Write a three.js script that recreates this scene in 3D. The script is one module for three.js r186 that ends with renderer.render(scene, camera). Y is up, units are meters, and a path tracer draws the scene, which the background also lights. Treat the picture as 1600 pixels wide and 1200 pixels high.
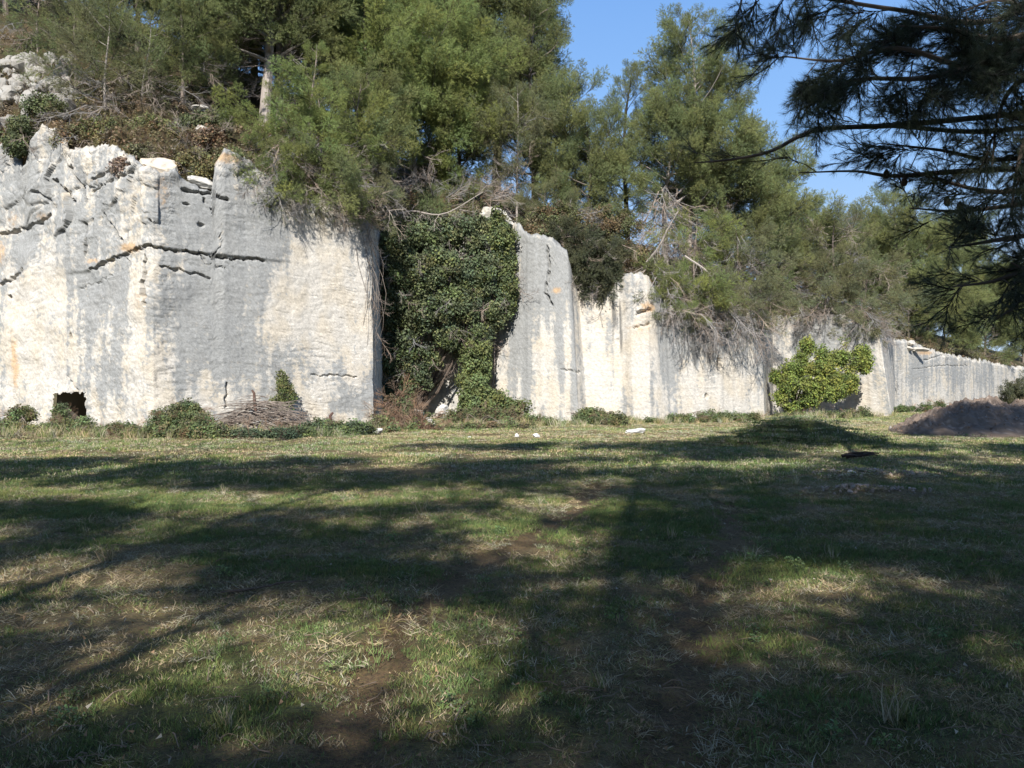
import * as THREE from 'three';
import { mergeGeometries } from 'three/addons/utils/BufferGeometryUtils.js';
import { createNoise2D, createNoise3D } from 'simplex-noise';

// ---------------------------------------------------------------- camera, sky, sun, exposure
const scene = new THREE.Scene();
const FOCAL = 1245, EYE = 1.65;
const camera = new THREE.PerspectiveCamera(2 * Math.atan(600 / FOCAL) * 180 / Math.PI, 4 / 3, 0.1, 1500);
camera.position.set(0, EYE, 0);
camera.lookAt(0, EYE, -10);

const SUN_AZ = 8 * Math.PI / 180, SUN_EL = 38 * Math.PI / 180;   // behind the camera, to the left
const toSun = new THREE.Vector3(-Math.sin(SUN_AZ) * Math.cos(SUN_EL), Math.sin(SUN_EL), Math.cos(SUN_AZ) * Math.cos(SUN_EL));

{ // clear autumn sky: pale near the horizon, deeper blue overhead
  const W = 64, H = 256, data = new Float32Array(W * H * 4);
  const stops = [[-90, 0.20, 0.22, 0.25], [-2, 0.30, 0.36, 0.43], [0, 0.38, 0.48, 0.61], [6, 0.31, 0.435, 0.60], [16, 0.19, 0.345, 0.61], [28, 0.12, 0.255, 0.535], [50, 0.085, 0.14, 0.27], [90, 0.06, 0.10, 0.19]];
  for (let j = 0; j < H; j++) {
    const el = ((j + 0.5) / H - 0.5) * 180;
    let k = 0; while (k < stops.length - 2 && stops[k + 1][0] < el) k++;
    const a = stops[k], b = stops[k + 1], t = Math.min(1, Math.max(0, (el - a[0]) / (b[0] - a[0])));
    for (let i = 0; i < W; i++) {
      const o = (j * W + i) * 4;
      for (let c = 0; c < 3; c++) data[o + c] = a[c + 1] + (b[c + 1] - a[c + 1]) * t;
      data[o + 3] = 1;
    }
  }
  const sky = new THREE.DataTexture(data, W, H, THREE.RGBAFormat, THREE.FloatType);
  sky.mapping = THREE.EquirectangularReflectionMapping;
  sky.magFilter = THREE.LinearFilter; sky.needsUpdate = true;
  scene.background = sky; scene.environment = sky;
}
const sun = new THREE.DirectionalLight(new THREE.Color(1.0, 0.95, 0.87), 5.0);
sun.position.copy(toSun).multiplyScalar(90).add(new THREE.Vector3(0, 0, -20));
sun.target.position.set(0, 0, -20);
sun.castShadow = true; sun.shadow.radius = 1;
Object.assign(sun.shadow.camera, { left: -60, right: 60, top: 60, bottom: -60, near: 1, far: 250 });
sun.shadow.mapSize.set(4096, 4096);
scene.add(sun, sun.target);

const renderer = new THREE.WebGLRenderer();
renderer.toneMapping = THREE.LinearToneMapping;
renderer.toneMappingExposure = 1.65;
renderer.shadowMap.enabled = true;

// ---------------------------------------------------------------- helpers
function rng(seed) { let s = seed | 0; return () => { s = (s + 0x6d2b79f5) | 0; let t = Math.imul(s ^ (s >>> 15), 1 | s); t = (t + Math.imul(t ^ (t >>> 7), 61 | t)) ^ t; return ((t ^ (t >>> 14)) >>> 0) / 4294967296; }; }
const n2 = createNoise2D(rng(11)), n3 = createNoise3D(rng(12));
const clamp = (x, a = 0, b = 1) => Math.min(b, Math.max(a, x));
const smooth = (a, b, x) => { const t = clamp((x - a) / (b - a)); return t * t * (3 - 2 * t); };
const lerp = (a, b, t) => a + (b - a) * t;
const fbm2 = (x, y, o = 4) => { let s = 0, a = 0.5; for (let i = 0; i < o; i++) { s += a * n2(x, y); x = x * 2.03 + 17.1; y = y * 2.03 - 9.7; a *= 0.5; } return s; };
const fbm3 = (x, y, z, o = 4) => { let s = 0, a = 0.5; for (let i = 0; i < o; i++) { s += a * n3(x, y, z); x = x * 2.03 + 7.1; y = y * 2.03 - 3.7; z = z * 2.03 + 1.3; a *= 0.5; } return s; };
const V = (x, y, z) => new THREE.Vector3(x, y, z);
const bearing = (px, d) => [(px - 800) / FOCAL * d, -d];                       // plan position of a bearing at a distance
const at = (px, py, d) => V((px - 800) / FOCAL * d, EYE - (py - 600) / FOCAL * d, -d);
const table = (t, x) => { if (x <= t[0][0]) return t[0][1]; for (let i = 1; i < t.length; i++) if (x <= t[i][0]) return lerp(t[i - 1][1], t[i][1], (x - t[i - 1][0]) / (t[i][0] - t[i - 1][0])); return t[t.length - 1][1]; };
const taken = new Map();
function numbered(name) { const n = taken.get(name) ?? 0; taken.set(name, n + 1); return n ? name + '_' + String(n).padStart(3, '0') : name; }
function shadows(o) { o.castShadow = true; o.receiveShadow = true; return o; }
function thing(name, label, category, pos, group) {
  const g = new THREE.Group(); g.name = numbered(name); g.position.copy(pos); g.userData = { label, category };
  if (group) g.userData.group = group;
  scene.add(g); return g;
}
function part(name, geometry, material, parent, kind) { const m = shadows(new THREE.Mesh(geometry, material)); m.name = name; if (kind) m.userData.kind = kind; parent.add(m); return m; }
function structure(name, geometry, material, label) { const m = shadows(new THREE.Mesh(geometry, material)); m.name = numbered(name); m.userData = { kind: 'structure', label }; scene.add(m); return m; }
function single(name, geometry, material, label, category, pos, group) {
  const m = shadows(new THREE.Mesh(geometry, material)); m.name = numbered(name); m.position.copy(pos); m.userData = { label, category };
  if (group) m.userData.group = group;
  scene.add(m); return m;
}
const UPV = V(0, 1, 0), qT = new THREE.Quaternion(), qR = new THREE.Quaternion(), mT = new THREE.Matrix4(), cT = new THREE.Color();
// items: [position (relative to parent), direction, size, [r,g,b]]
function scatter(name, geometry, material, items, parent, R, top) {
  if (!items.length) return null;
  const im = shadows(new THREE.InstancedMesh(geometry, material, items.length));
  im.name = name; im.userData.kind = 'stuff';
  items.forEach(([p, dir, size, tint], i) => {
    qT.setFromUnitVectors(UPV, dir); qR.setFromAxisAngle(UPV, R() * 6.283); qT.multiply(qR);
    mT.compose(p, qT, V(size, size, size)); im.setMatrixAt(i, mT);
    im.setColorAt(i, cT.setRGB(tint[0], tint[1], tint[2]));
  });
  parent.add(im); return im;
}
class Shape {                                                                  // gathers triangles with vertex colours
  constructor() { this.p = []; this.c = []; }
  tri(a, b, c, col) { this.p.push(a.x, a.y, a.z, b.x, b.y, b.z, c.x, c.y, c.z); for (let i = 0; i < 3; i++) this.c.push(col[0], col[1], col[2]); }
  blade(base, dir, side, len, w, col) { const s = side.clone().multiplyScalar(w / 2), tip = base.clone().addScaledVector(dir, len); this.tri(base.clone().sub(s), base.clone().add(s), tip, col); }
  tube(points, r0, r1, col, sides = 5) {
    const rings = points.map((p, i) => {
      const t = points[Math.min(i + 1, points.length - 1)].clone().sub(points[Math.max(i - 1, 0)]).normalize();
      const u = V(t.y, -t.x, 0.3 * t.y + 0.01).cross(t).normalize(), w = t.clone().cross(u), r = lerp(r0, r1, i / (points.length - 1)), ring = [];
      for (let k = 0; k < sides; k++) { const a = k / sides * 6.283; ring.push(p.clone().addScaledVector(u, Math.cos(a) * r).addScaledVector(w, Math.sin(a) * r)); }
      return ring;
    });
    for (let i = 0; i + 1 < rings.length; i++) for (let k = 0; k < sides; k++) {
      const l = (k + 1) % sides, a = rings[i][k], b = rings[i][l], c = rings[i + 1][k], d = rings[i + 1][l];
      this.tri(a, b, d, col); this.tri(a, d, c, col);
    }
  }
  geometry() {
    const g = new THREE.BufferGeometry();
    g.setAttribute('position', new THREE.Float32BufferAttribute(this.p, 3));
    g.setAttribute('color', new THREE.Float32BufferAttribute(this.c, 3));
    g.computeVertexNormals(); return g;
  }
}
const randDir = (R) => { const z = R() * 2 - 1, a = R() * 6.283, r = Math.sqrt(1 - z * z); return V(r * Math.cos(a), z, r * Math.sin(a)); };
function curve(a, b, sag, R, n = 6, wob = 0.05) {                               // bowed line between two points
  const L = a.distanceTo(b), off = randDir(R).multiplyScalar(wob * L), off2 = randDir(R).multiplyScalar(wob * 0.5 * L), out = [];
  for (let i = 0; i <= n; i++) { const t = i / n, p = a.clone().lerp(b, t); p.y += sag * 4 * t * (1 - t); p.addScaledVector(off, Math.sin(t * 3.14)).addScaledVector(off2, Math.sin(t * 6.283)); out.push(p); }
  return out;
}

// ---------------------------------------------------------------- materials
const foliage = (rough = 1, through = 0.35) => new THREE.MeshPhysicalMaterial({ color: 0xffffff, vertexColors: true, roughness: rough, transmission: through, thickness: 0, side: THREE.DoubleSide });
const M = {
  needle: foliage(1, .25), shade: new THREE.MeshStandardMaterial({ vertexColors: true, roughness: 1, side: THREE.DoubleSide }), leaf: foliage(0.95, 0.3), ivy: foliage(0.8, 0.2), grass: new THREE.MeshStandardMaterial({ vertexColors: true, roughness: 1, side: THREE.DoubleSide }),
  bark: new THREE.MeshStandardMaterial({ vertexColors: true, roughness: 0.95 }),
  dry: new THREE.MeshStandardMaterial({ vertexColors: true, roughness: 1, side: THREE.DoubleSide }),
};
function dataMap(size, fn, srgb) {
  const d = new Uint8Array(size * size * 4);
  for (let j = 0; j < size; j++) for (let i = 0; i < size; i++) { const c = fn(i / size, j / size), o = (j * size + i) * 4; d[o] = clamp(c[0]) * 255; d[o + 1] = clamp(c[1]) * 255; d[o + 2] = clamp(c[2]) * 255; d[o + 3] = 255; }
  const t = new THREE.DataTexture(d, size, size); t.wrapS = t.wrapT = THREE.RepeatWrapping; t.magFilter = THREE.LinearFilter;
  if (srgb) t.colorSpace = THREE.SRGBColorSpace;
  t.needsUpdate = true; return t;
}
const tor = (u, v, f, o = 4, k = 0) => {                                        // tiling noise
  const a = u * 6.283, b = v * 6.283, r = f / 6.283; let s = 0, amp = 0.5, q = r;
  for (let i = 0; i < o; i++) { s += amp * n3(Math.cos(a) * q + k, Math.sin(a) * q + Math.cos(b) * q, Math.sin(b) * q - k); q *= 2; amp *= 0.5; }
  return s;
};
const rockGrain = dataMap(512, (u, v) => { const g = 0.84 + 0.22 * tor(u, v, 40, 3) + 0.14 * tor(u, v, 9, 3, 5), pit = tor(u, v, 60, 2, 9) > 0.47 ? 0.72 : 1; return [g * pit, g * pit, g * pit]; });
const rockBump = dataMap(512, (u, v) => { const g = 0.5 + 0.35 * tor(u, v, 30, 4, 3) + 0.05 * Math.sin(v * 6.283 * 14 + 5 * tor(u, v, 6, 2, 8)); return [g, g, g]; });
M.rock = new THREE.MeshStandardMaterial({ vertexColors: true, roughness: 0.95, map: rockGrain, bumpMap: rockBump, bumpScale: 0.014 });
M.stone = new THREE.MeshStandardMaterial({ vertexColors: true, roughness: 0.95 });

function turfTile(base, strokes, seed) {                                        // thatch: short fibres on soil
  const S = 1024, c = document.createElement('canvas'); c.width = c.height = S;
  const x = c.getContext('2d'), R = rng(seed);
  x.fillStyle = base; x.fillRect(0, 0, S, S);
  for (let i = 0; i < 5200; i++) { const r = 2 + R() * 9, px = R() * S, py = R() * S; x.fillStyle = `rgba(${30 + R() * 60 | 0},${24 + R() * 50 | 0},${15 + R() * 38 | 0},0.25)`; for (const ox of [-S, 0, S]) for (const oy of [-S, 0, S]) if (px + ox > -20 && px + ox < S + 20 && py + oy > -20 && py + oy < S + 20) { x.beginPath(); x.arc(px + ox, py + oy, r, 0, 7); x.fill(); } }
  for (let i = 0; i < 17000; i++) {
    const s = strokes[R() * strokes.length | 0], k = 0.7 + R() * 0.6, a = R() * 6.283, l = 8 + R() * 34, px = R() * S, py = R() * S;
    x.strokeStyle = `rgba(${s[0] * k | 0},${s[1] * k | 0},${s[2] * k | 0},0.8)`; x.lineWidth = 0.8 + R() * 1.5;
    for (const ox of [-S, 0, S]) for (const oy of [-S, 0, S]) if (px + ox > -40 && px + ox < S + 40 && py + oy > -40 && py + oy < S + 40) { x.beginPath(); x.moveTo(px + ox, py + oy); x.quadraticCurveTo(px + ox + Math.cos(a) * l * 0.5 + R() * 4, py + oy + Math.sin(a) * l * 0.5, px + ox + Math.cos(a + 0.3) * l, py + oy + Math.sin(a + 0.3) * l); x.stroke(); }
  }
  const t = new THREE.CanvasTexture(c); t.wrapS = t.wrapT = THREE.RepeatWrapping; t.colorSpace = THREE.SRGBColorSpace; return t;
}
const thatch = turfTile('rgb(150,138,112)', [[232, 220, 184], [205, 190, 150], [160, 145, 112], [120, 104, 80], [168, 176, 112], [140, 152, 92]], 5);
M.ground = new THREE.MeshStandardMaterial({ vertexColors: true, roughness: 1, map: thatch, bumpMap: thatch, bumpScale: 0.02 });

// ---------------------------------------------------------------- ground
const tracks = [[[2.9, -11], [2.46, -8.74], [1.65, -6.85], [1.15, -5.4], [0.98, -4.37], [0.74, -3.5], [0.5, -1]], [[1.4, -13], [0.6, -9.6], [-0.45, -7.08], [-0.76, -5.27], [-0.77, -4.19], [-0.75, -3.4], [-0.7, -1]]];
function distTo(line, x, z) { let m = 1e9; for (let i = 1; i < line.length; i++) { const [ax, az] = line[i - 1], [bx, bz] = line[i], dx = bx - ax, dz = bz - az, t = clamp(((x - ax) * dx + (z - az) * dz) / (dx * dx + dz * dz)), q = Math.hypot(x - ax - t * dx, z - az - t * dz); if (q < m) m = q; } return m; }
const rut = (x, z) => (z < 0 && z > -14 && Math.abs(x) < 4) ? Math.max(...tracks.map((t) => 1 - smooth(0.05, 0.34, distTo(t, x, z) + 0.12 * n2(x * 3, z * 3)))) : 0;
const spot = (x, z, cx, cz, rx, rz) => { const q = ((x - cx) / rx) ** 2 + ((z - cz) / rz) ** 2; return Math.exp(-q * 1.4); };
function groundY(x, z) {
  let y = 0.05 * fbm2(x * 0.35, z * 0.35, 3) + 0.012 * n2(x * 2.2, z * 2.2);
  y += 0.74 * spot(x, z, 7.9, -22, 1.75, 1.1) + 0.12 * spot(x, z, 6.4, -14.2, 1.4, 0.5) + 0.1 * spot(x, z, 5.2, -12, 1.3, 0.35);
  y -= 0.05 * rut(x, z);
  return y * smooth(0, 1.5, 60 - Math.hypot(x, z) * 0.5);
}
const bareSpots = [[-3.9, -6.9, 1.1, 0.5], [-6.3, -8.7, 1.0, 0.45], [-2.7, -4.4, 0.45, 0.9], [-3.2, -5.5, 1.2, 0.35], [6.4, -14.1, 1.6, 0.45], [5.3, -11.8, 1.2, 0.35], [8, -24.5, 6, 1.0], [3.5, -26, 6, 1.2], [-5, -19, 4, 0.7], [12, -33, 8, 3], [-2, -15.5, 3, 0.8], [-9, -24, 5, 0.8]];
const lush = [[-9, -15, 6, 2.6], [1.4, -9.6, 2.4, 1.3], [2.2, -7.2, 1.2, 0.7], [7.9, -22, 3, 2], [12, -21, 4, 2], [-6, -10.5, 2.5, 0.9], [4.5, -16, 4, 2], [-1.2, -4.3, 1.3, 0.7], [16, -36, 8, 3]];
function greenness(x, z) {
  let g = 0.44 + 0.42 * fbm2(x * 0.45 + 3, z * 0.6, 3) + 0.32 * fbm2(x * 2.1, z * 2.1 + 5, 2);
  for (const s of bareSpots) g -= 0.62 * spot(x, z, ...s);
  for (const s of lush) g += 0.32 * spot(x, z, ...s);
  return clamp(g - 0.75 * rut(x, z));
}
{
  const rad = [0]; for (let r = 0.6; r < 900; r *= r < 40 ? 1.018 : 1.09) rad.push(r);
  const NA = 720, pos = [], col = [], uv = [], idx = [];
  for (const r of rad) for (let i = 0; i <= NA; i++) {
    const a = i / NA * 6.283185, x = Math.sin(a) * r, z = -Math.cos(a) * r, g = greenness(x, z), d = rut(x, z);
    pos.push(x, r < 100 ? groundY(x, z) : -0.05, z); uv.push(x / 1.6 + 0.13 * n2(x * 0.3, z * 0.3), z / 1.6);
    const k = 1 + 0.3 * fbm2(x * 1.3, z * 1.3 + 40, 3), straw = [0.42, 0.355, 0.25], green = [0.165, 0.225, 0.07], soil = [0.36, 0.265, 0.195];
    const red = smooth(0.1, 0.5, fbm2(x * 0.25 + 20, z * 0.25, 2)) * 0.5;
    for (let c = 0; c < 3; c++) col.push(k * lerp(lerp(lerp(straw[c], soil[c], red), green[c], smooth(0.3, 0.75, g)), soil[c], 0.8 * d));
  }
  for (let j = 0; j + 1 < rad.length; j++) for (let i = 0; i < NA; i++) { const a = j * (NA + 1) + i, b = a + 1, c = a + NA + 1, d = c + 1; idx.push(a, b, c, b, d, c); }
  const g = new THREE.BufferGeometry();
  g.setAttribute('position', new THREE.Float32BufferAttribute(pos, 3)); g.setAttribute('color', new THREE.Float32BufferAttribute(col, 3)); g.setAttribute('uv', new THREE.Float32BufferAttribute(uv, 2));
  g.setIndex(idx); g.computeVertexNormals();
  structure('ground', g, M.ground, 'mown dry meadow floor of the old quarry');
}

// ---------------------------------------------------------------- quarry cliff
// [bearing at foot, distance at foot, bearing at rim, distance at rim, rim height]
const plan = [[-260, 36, -260, 36.5, 12.6], [-60, 31.8, -60, 32.3, 11.9], [0, 30.5, 0, 31, 10.9], [28, 30.1, 28, 30.6, 10.5], [38, 30, 38, 30.4, 9.9], [48, 29.9, 48, 30.3, 10.9], [62, 29.7, 66, 30.1, 11.5], [92, 29.3, 92, 29.7, 11.1], [104, 29.1, 104, 29.5, 10.3], [150, 28.5, 150, 28.9, 10.2], [180, 28, 182, 28.4, 10.15], [205, 27.6, 205, 28, 9.6], [228, 27.2, 228, 27.7, 9.1], [240, 27.25, 240, 27.75, 9.1], [272, 27.7, 272, 28.2, 9.2], [284, 27.85, 284, 28.35, 8.85], [330, 28.4, 330, 28.9, 8.7], [338, 28.5, 336, 29, 9.6], [350, 28.65, 350, 29.1, 10.2], [385, 29.1, 382, 29.6, 10.15], [405, 29.35, 405, 29.8, 9.6], [480, 30.4, 480, 30.9, 9.1], [560, 31.5, 555, 32, 8.5], [585, 31.8, 578, 32.3, 8.2], [600, 36.4, 600, 36.8, 8.8], [640, 37.6, 640, 38, 9], [755, 37.8, 764, 38.6, 9.2], [768, 37, 794, 38.2, 9.5], [800, 36.5, 810, 37.4, 9.0], [826, 36.1, 827, 36.9, 8.45], [834, 36, 835, 36.7, 8.5], [868, 35.6, 862, 36.4, 8.2], [900, 35.25, 886, 36.3, 7.75], [905, 35.2, 891, 36.35, 7.3], [920, 35.8, 903, 36.8, 5.9], [958, 36, 955, 36.7, 5.9], [975, 36, 968, 36.6, 6.55], [990, 35.6, 985, 36.2, 6.8], [1018, 35.6, 1012, 36.3, 6.5], [1050, 36.2, 1038, 37, 5.4], [1110, 37.3, 1110, 37.9, 5.3], [1195, 39, 1190, 39.6, 5.2], [1208, 43, 1208, 43.4, 5.3], [1240, 43.8, 1240, 44.2, 5.35], [1320, 42.3, 1318, 42.8, 5.3], [1332, 42, 1330, 42.5, 5.0], [1396, 40.6, 1374, 41.4, 4.3], [1398, 50, 1398, 50.3, 4.4], [1412, 51, 1412, 51.4, 4.45], [1440, 52.5, 1440, 53, 4.1], [1480, 55, 1480, 55.5, 3.65], [1540, 62, 1540, 62.6, 3.4], [1582, 70, 1582, 70.8, 3.1], [1700, 85, 1700, 86, 3.2], [2000, 119, 2000, 120, 3.3]];
const cuts = ['585', '768', '1208', '1398'].map(Number);
const nodes = plan.map(([bf, df, br, dr, h]) => ({ f: bearing(bf, df), r: bearing(br, dr), h, cut: cuts.includes(bf) }));
const cols = [];
{ let s = 0; // stations along the foot, s in metres from the far left
  for (let i = 0; i + 1 < nodes.length; i++) {
    if (plan[i][0] === 768) s += 5;                                               // stations right of the recess
    const a = nodes[i], b = nodes[i + 1], L = Math.hypot(b.f[0] - a.f[0], b.f[1] - a.f[1]), d = Math.hypot(...a.f), n = Math.max(2, Math.round(L / (i < 1 || i > 50 ? 0.25 : d * (i < 23 ? 0.00112 : 0.00155))));
    for (let k = 0; k < n + (i + 2 === nodes.length ? 1 : 0); k++) { const t = k / n, mix = (p, q) => [lerp(p[0], q[0], t), lerp(p[1], q[1], t)]; cols.push({ f: mix(a.f, b.f), r: mix(a.r, b.r), h: lerp(a.h, b.h, t), s: s + t * L, cut: a.cut && k === 0 }); }
    s += L;
  }
  const w = 8;
  cols.forEach((c, i) => { const a = cols[Math.max(0, i - w)].f, b = cols[Math.min(cols.length - 1, i + w)].f, dx = b[0] - a[0], dz = b[1] - a[1], l = Math.hypot(dx, dz) || 1; c.n = [-dz / l, dx / l]; if (c.n[0] * c.f[0] + c.n[1] * c.f[1] > 0.5 * Math.hypot(...c.f)) c.n = [-c.n[0], -c.n[1]]; });
  cols.forEach((c) => { c.h += 0.12 * fbm2(c.s * 0.9, 3, 3) + 0.02 * n2(c.s * 4, 8) + .16 * (cellHash(Math.floor(c.s / .55 + .3 * n2(c.s, 2)), 3, 9) - .5); });
}
// cracks [points (s, h)], half width, depth
const cracks = [
  [[[17.2, 5.75], [18.2, 6.02], [18.6, 6.1], [19.4, 6.3], [20.2, 6.42], [20.8, 6.37], [21.8, 6.34], [22.8, 6.2], [23.6, 6.25], [24.2, 6.27]], 0.028, 0.26],
  [[[12.2, 7.45], [13.2, 7.5], [13.8, 7.62], [15, 7.92]], 0.055, 0.3], [[[12.2, 5.5], [13, 5.65], [13.6, 5.95]], 0.06, 0.25],
  [[[16, 9.7], [16.5, 9.1], [17, 8.35]], 0.06, 0.3], [[[16.9, 7.5], [17.05, 6.9], [16.95, 6.3]], 0.045, 0.2], [[[15.2, 9.3], [15.8, 8.85], [16.3, 8.35]], 0.06, 0.25],
  [[[18, 7.7], [18.5, 7.15], [19, 6.65]], 0.05, 0.2], [[[20.05, 6.05], [20.08, 5.6], [20, 5.1], [20.12, 4.5]], 0.11, 0.4], [[[20.7, 5.75], [21.5, 5.62], [22.3, 5.5]], 0.035, 0.14],
  [[[16.6, 5.15], [17.5, 5.3], [18.4, 5.5]], 0.022, 0.07], [[[19, 6.2], [19.3, 5.8], [19.2, 5.3]], 0.02, 0.08], [[[21.9, 6.3], [22.2, 6.0], [22.9, 5.85]], 0.02, 0.08], [[[22.4, 6.25], [22.7, 6.6], [22.65, 7.1]], 0.018, 0.06], [[[22.95, 1.7], [22.85, 0.8]], 0.03, 0.12], [[[21.4, 8.55], [22.3, 8.5], [22.9, 8.35]], 0.06, 0.25],
  [[[15.9, 1.9], [16.3, 1.6], [16.6, 1.3]], 0.03, 0.12], [[[14.2, 8.9], [14.9, 8.6], [15.4, 8.1]], 0.05, 0.2], [[[17.4, 9.0], [18.6, 9.25], [19.6, 9.3]], 0.05, 0.2], [[[17.3, 8.6], [18.4, 8.8], [19.6, 9.0]], 0.04, 0.15],
  [[[26, 1.98], [27.9, 1.95]], 0.025, 0.08], [[[47.1, 7.9], [47.2, 6.9], [47, 5.8], [47.3, 5.2]], 0.05, 0.2], [[[51.7, 4.85], [52.4, 5.05]], 0.06, 0.25], [[[51.5, 4.2], [52.3, 4.4]], 0.03, 0.12], [[[47.7, 2.3], [48.9, 2.15]], 0.03, 0.1], [[[85, 3.2], [87.5, 3.6], [90.5, 3.7]], 0.05, 0.06], [[[83.5, 2.6], [87.5, 2.9], [93.5, 3.0]], 0.03, 0.05]];
const pits = [[16.15, 3.4, 0.1, 0.16, 0.35], [12.8, 5.0, 0.16, 0.09, 0.3], [21.5, 8.05, 0.16, 0.05, 0.2], [22.4, 7.95, 0.14, 0.05, 0.2], [22, 7.35, 0.2, 0.1, 0.15], [22.1, 8.25, 0.05, 0.14, 0.15], [20.35, 7.3, 0.06, 0.05, 0.15], [56.3, 2.7, 0.18, 0.42, 0.35], [55.5, 1.06, 0.1, 0.2, 0.3], [24.4, 8.3, 0.12, 0.07, 0.2], [50.7, 3.6, 0.08, 0.2, 0.1]];
function crackAt(s, h) {
  let d = 0;
  for (const [pts, w, depth] of cracks) {
    if (s < pts[0][0] - 0.5 || s > pts[pts.length - 1][0] + 0.5) continue;
    const k = distTo(pts, s + 0.06 * n2(s * 3, h * 3), h + 0.06 * n2(s * 2.5 + 9, h * 2.5)), ww = w * (0.65 + 0.8 * Math.abs(n2(s * 1.7, h * 1.7 + 20)));
    d = Math.max(d, depth * (1 - smooth(ww * 0.5, ww * 1.25, k)));
  }
  for (const [a, b, ra, rb, depth] of pits) { const q = Math.hypot((s - a) / ra, (h - b) / rb) * 1.5 + 0.25 * n2(s * 5, h * 5); if (q < 1.3) d = Math.max(d, depth * (1 - smooth(0.6, 1.25, q))); }
  return d;
}
const ledge = [[12, 5.5], [17.2, 5.75], [18.6, 6.1], [20.2, 6.42], [21.8, 6.34], [24.7, 6.27], [29, 6.3]];
function cellHash(i, j, k) { let t = Math.imul(i, 374761393) ^ Math.imul(j, 668265263) ^ Math.imul(k, 2147483); t = Math.imul(t ^ (t >>> 13), 1274126177); return ((t ^ (t >>> 16)) >>> 0) / 4294967296; }
function facets(s, h, size) {                                                  // broken, flat-faced rock
  const u = s / size + .25 * n2(s * .8, h * .8), v = h / size, iu = Math.floor(u), iv = Math.floor(v); let best = 9, r = 0, second = 9;
  for (let a = -1; a <= 1; a++) for (let b = -1; b <= 1; b++) { const i = iu + a, j = iv + b, cu = i + .15 + .7 * cellHash(i, j, 1), cv = j + .15 + .7 * cellHash(i, j, 2), d = Math.hypot(u - cu, (v - cv) * 1.1); if (d < best) { second = best; best = d; r = cellHash(i, j, 3) - .5 + (u - cu) * (cellHash(i, j, 4) - .5) * 1.4 + (v - cv) * (cellHash(i, j, 5) - .6) * 1.4; } else if (d < second) second = d; }
  return r - .35 * (1 - smooth(.02, .12, second - best)) * cellHash(iu, iv, 6);
}
function relief(s, h, x, y, z) {
  const natural = 1 - smooth(20.5, 22, s) * 0.6 * (1 - smooth(8, 9.5, h)) - smooth(42, 46, s) * 0.25;      // rougher where it was never sawn
  let r = natural * (0.17 * fbm3(x * 0.33, y * 0.33, z * 0.33, 3) + 0.04 * fbm3(x * 1.3, y * 1.3, z * 1.3, 3)) + (0.008 + 0.014 * natural) * fbm3(x * 4, y * 4, z * 4, 3);
  const broken = s < 20.6 ? smooth(6.6, 7.6, h + .5 * n2(s, h)) : s < 29 ? smooth(8.6, 9.1, h) * .8 : .25 * smooth(.75, .95, h / 8);
  if (broken > 0) r += broken * (.15 * facets(s, h + (s < 20 ? -.3 : .2) * s, 1.25) + .04 * facets(s + 40, h, .42));
  const tilt = s < 20.2 ? -0.16 : 0.05, bed = h + tilt * (s - 20) + 0.15 * n2(s * 0.4, h * 0.6);
  r += 0.009 * fbm2(bed * 3.4, s * 0.25, 3) * (1 + natural) + 0.004 * n2(bed * 11, s * 0.8);
  const mark = 1 - smooth(.02, .13, Math.abs(n2(bed * (s > 43 ? 2.2 : 3.6), s * .3 + 7))), mark2 = 1 - smooth(.02, .14, Math.abs(n2(bed * 7 + 3, s * .9)));   // pick marks and bedding seams
  r -= (.022 * mark * smooth(-.1, .5, n2(s * .6, h * .5)) + .014 * mark2 * smooth(0, .5, n2(s * .8 + 4, h * .8))) * (s > 43 ? .5 : 1);
  if (s < 29.2) r += 0.09 * smooth(-0.04, 0.06, h - table(ledge, s)) * smooth(15, 17.5, s) * (1 - smooth(23.5, 26, s));
  if (s > 45) r += (s > 70 ? 0.4 : 1) * (0.03 * n2(s * 1.1, h * 0.06) + 0.012 * n2(s * 3.2, h * 0.1));   // vertical flutes
  return r - crackAt(s, h);
}
// stains: [s, h, radius s, radius h, strength]
const greyAt = [[13.9, 9, 1.4, 1.5, .6], [13.4, 6.7, 0.9, 0.9, .7], [16.6, 7.3, 1.6, 1.2, .55], [17.6, 4.9, 1.8, 1, .75], [18.2, 1.9, 1.2, 1, .45], [22, 8, 2.1, 1.5, .95], [22.2, 4.7, 1.9, 1.6, .8], [22.7, 2.5, 1.6, 1.2, .7], [24.2, 6.7, .9, 1.6, .7], [24.9, 2.6, .8, .8, .45], [26.7, 2.1, .8, .6, .6], [27.2, .9, .7, .4, .6], [24.3, 1, .5, 1, .5], [28.6, 1.4, .4, .5, .5], [18.9, 3.2, .7, .6, .3],
  [46.3, 6.5, 1.1, 1.9, .9], [45.5, 3.2, .55, 2.2, .9], [47.8, 6.6, .8, 1.2, .9], [47.7, 3.5, .25, 2.2, .5], [48.4, 4.5, .2, 2.5, .5], [53.1, 4.6, .55, 2, .8], [53.5, 2.6, .4, 1.6, .5], [54.5, 3.8, 1, 1.9, .6], [57.5, 3.8, 1.6, 1.3, .5], [59.5, 3.5, .5, 2, .5], [65.7, 3.8, 1.2, 1.2, .6], [68.5, 4.2, 1.2, 1, .4], [84.5, 2.5, 2, 1.4, .6], [90.5, 2.4, 2.4, 1.2, .5], [98.5, 2, 3, 1.2, .5]];
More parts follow.
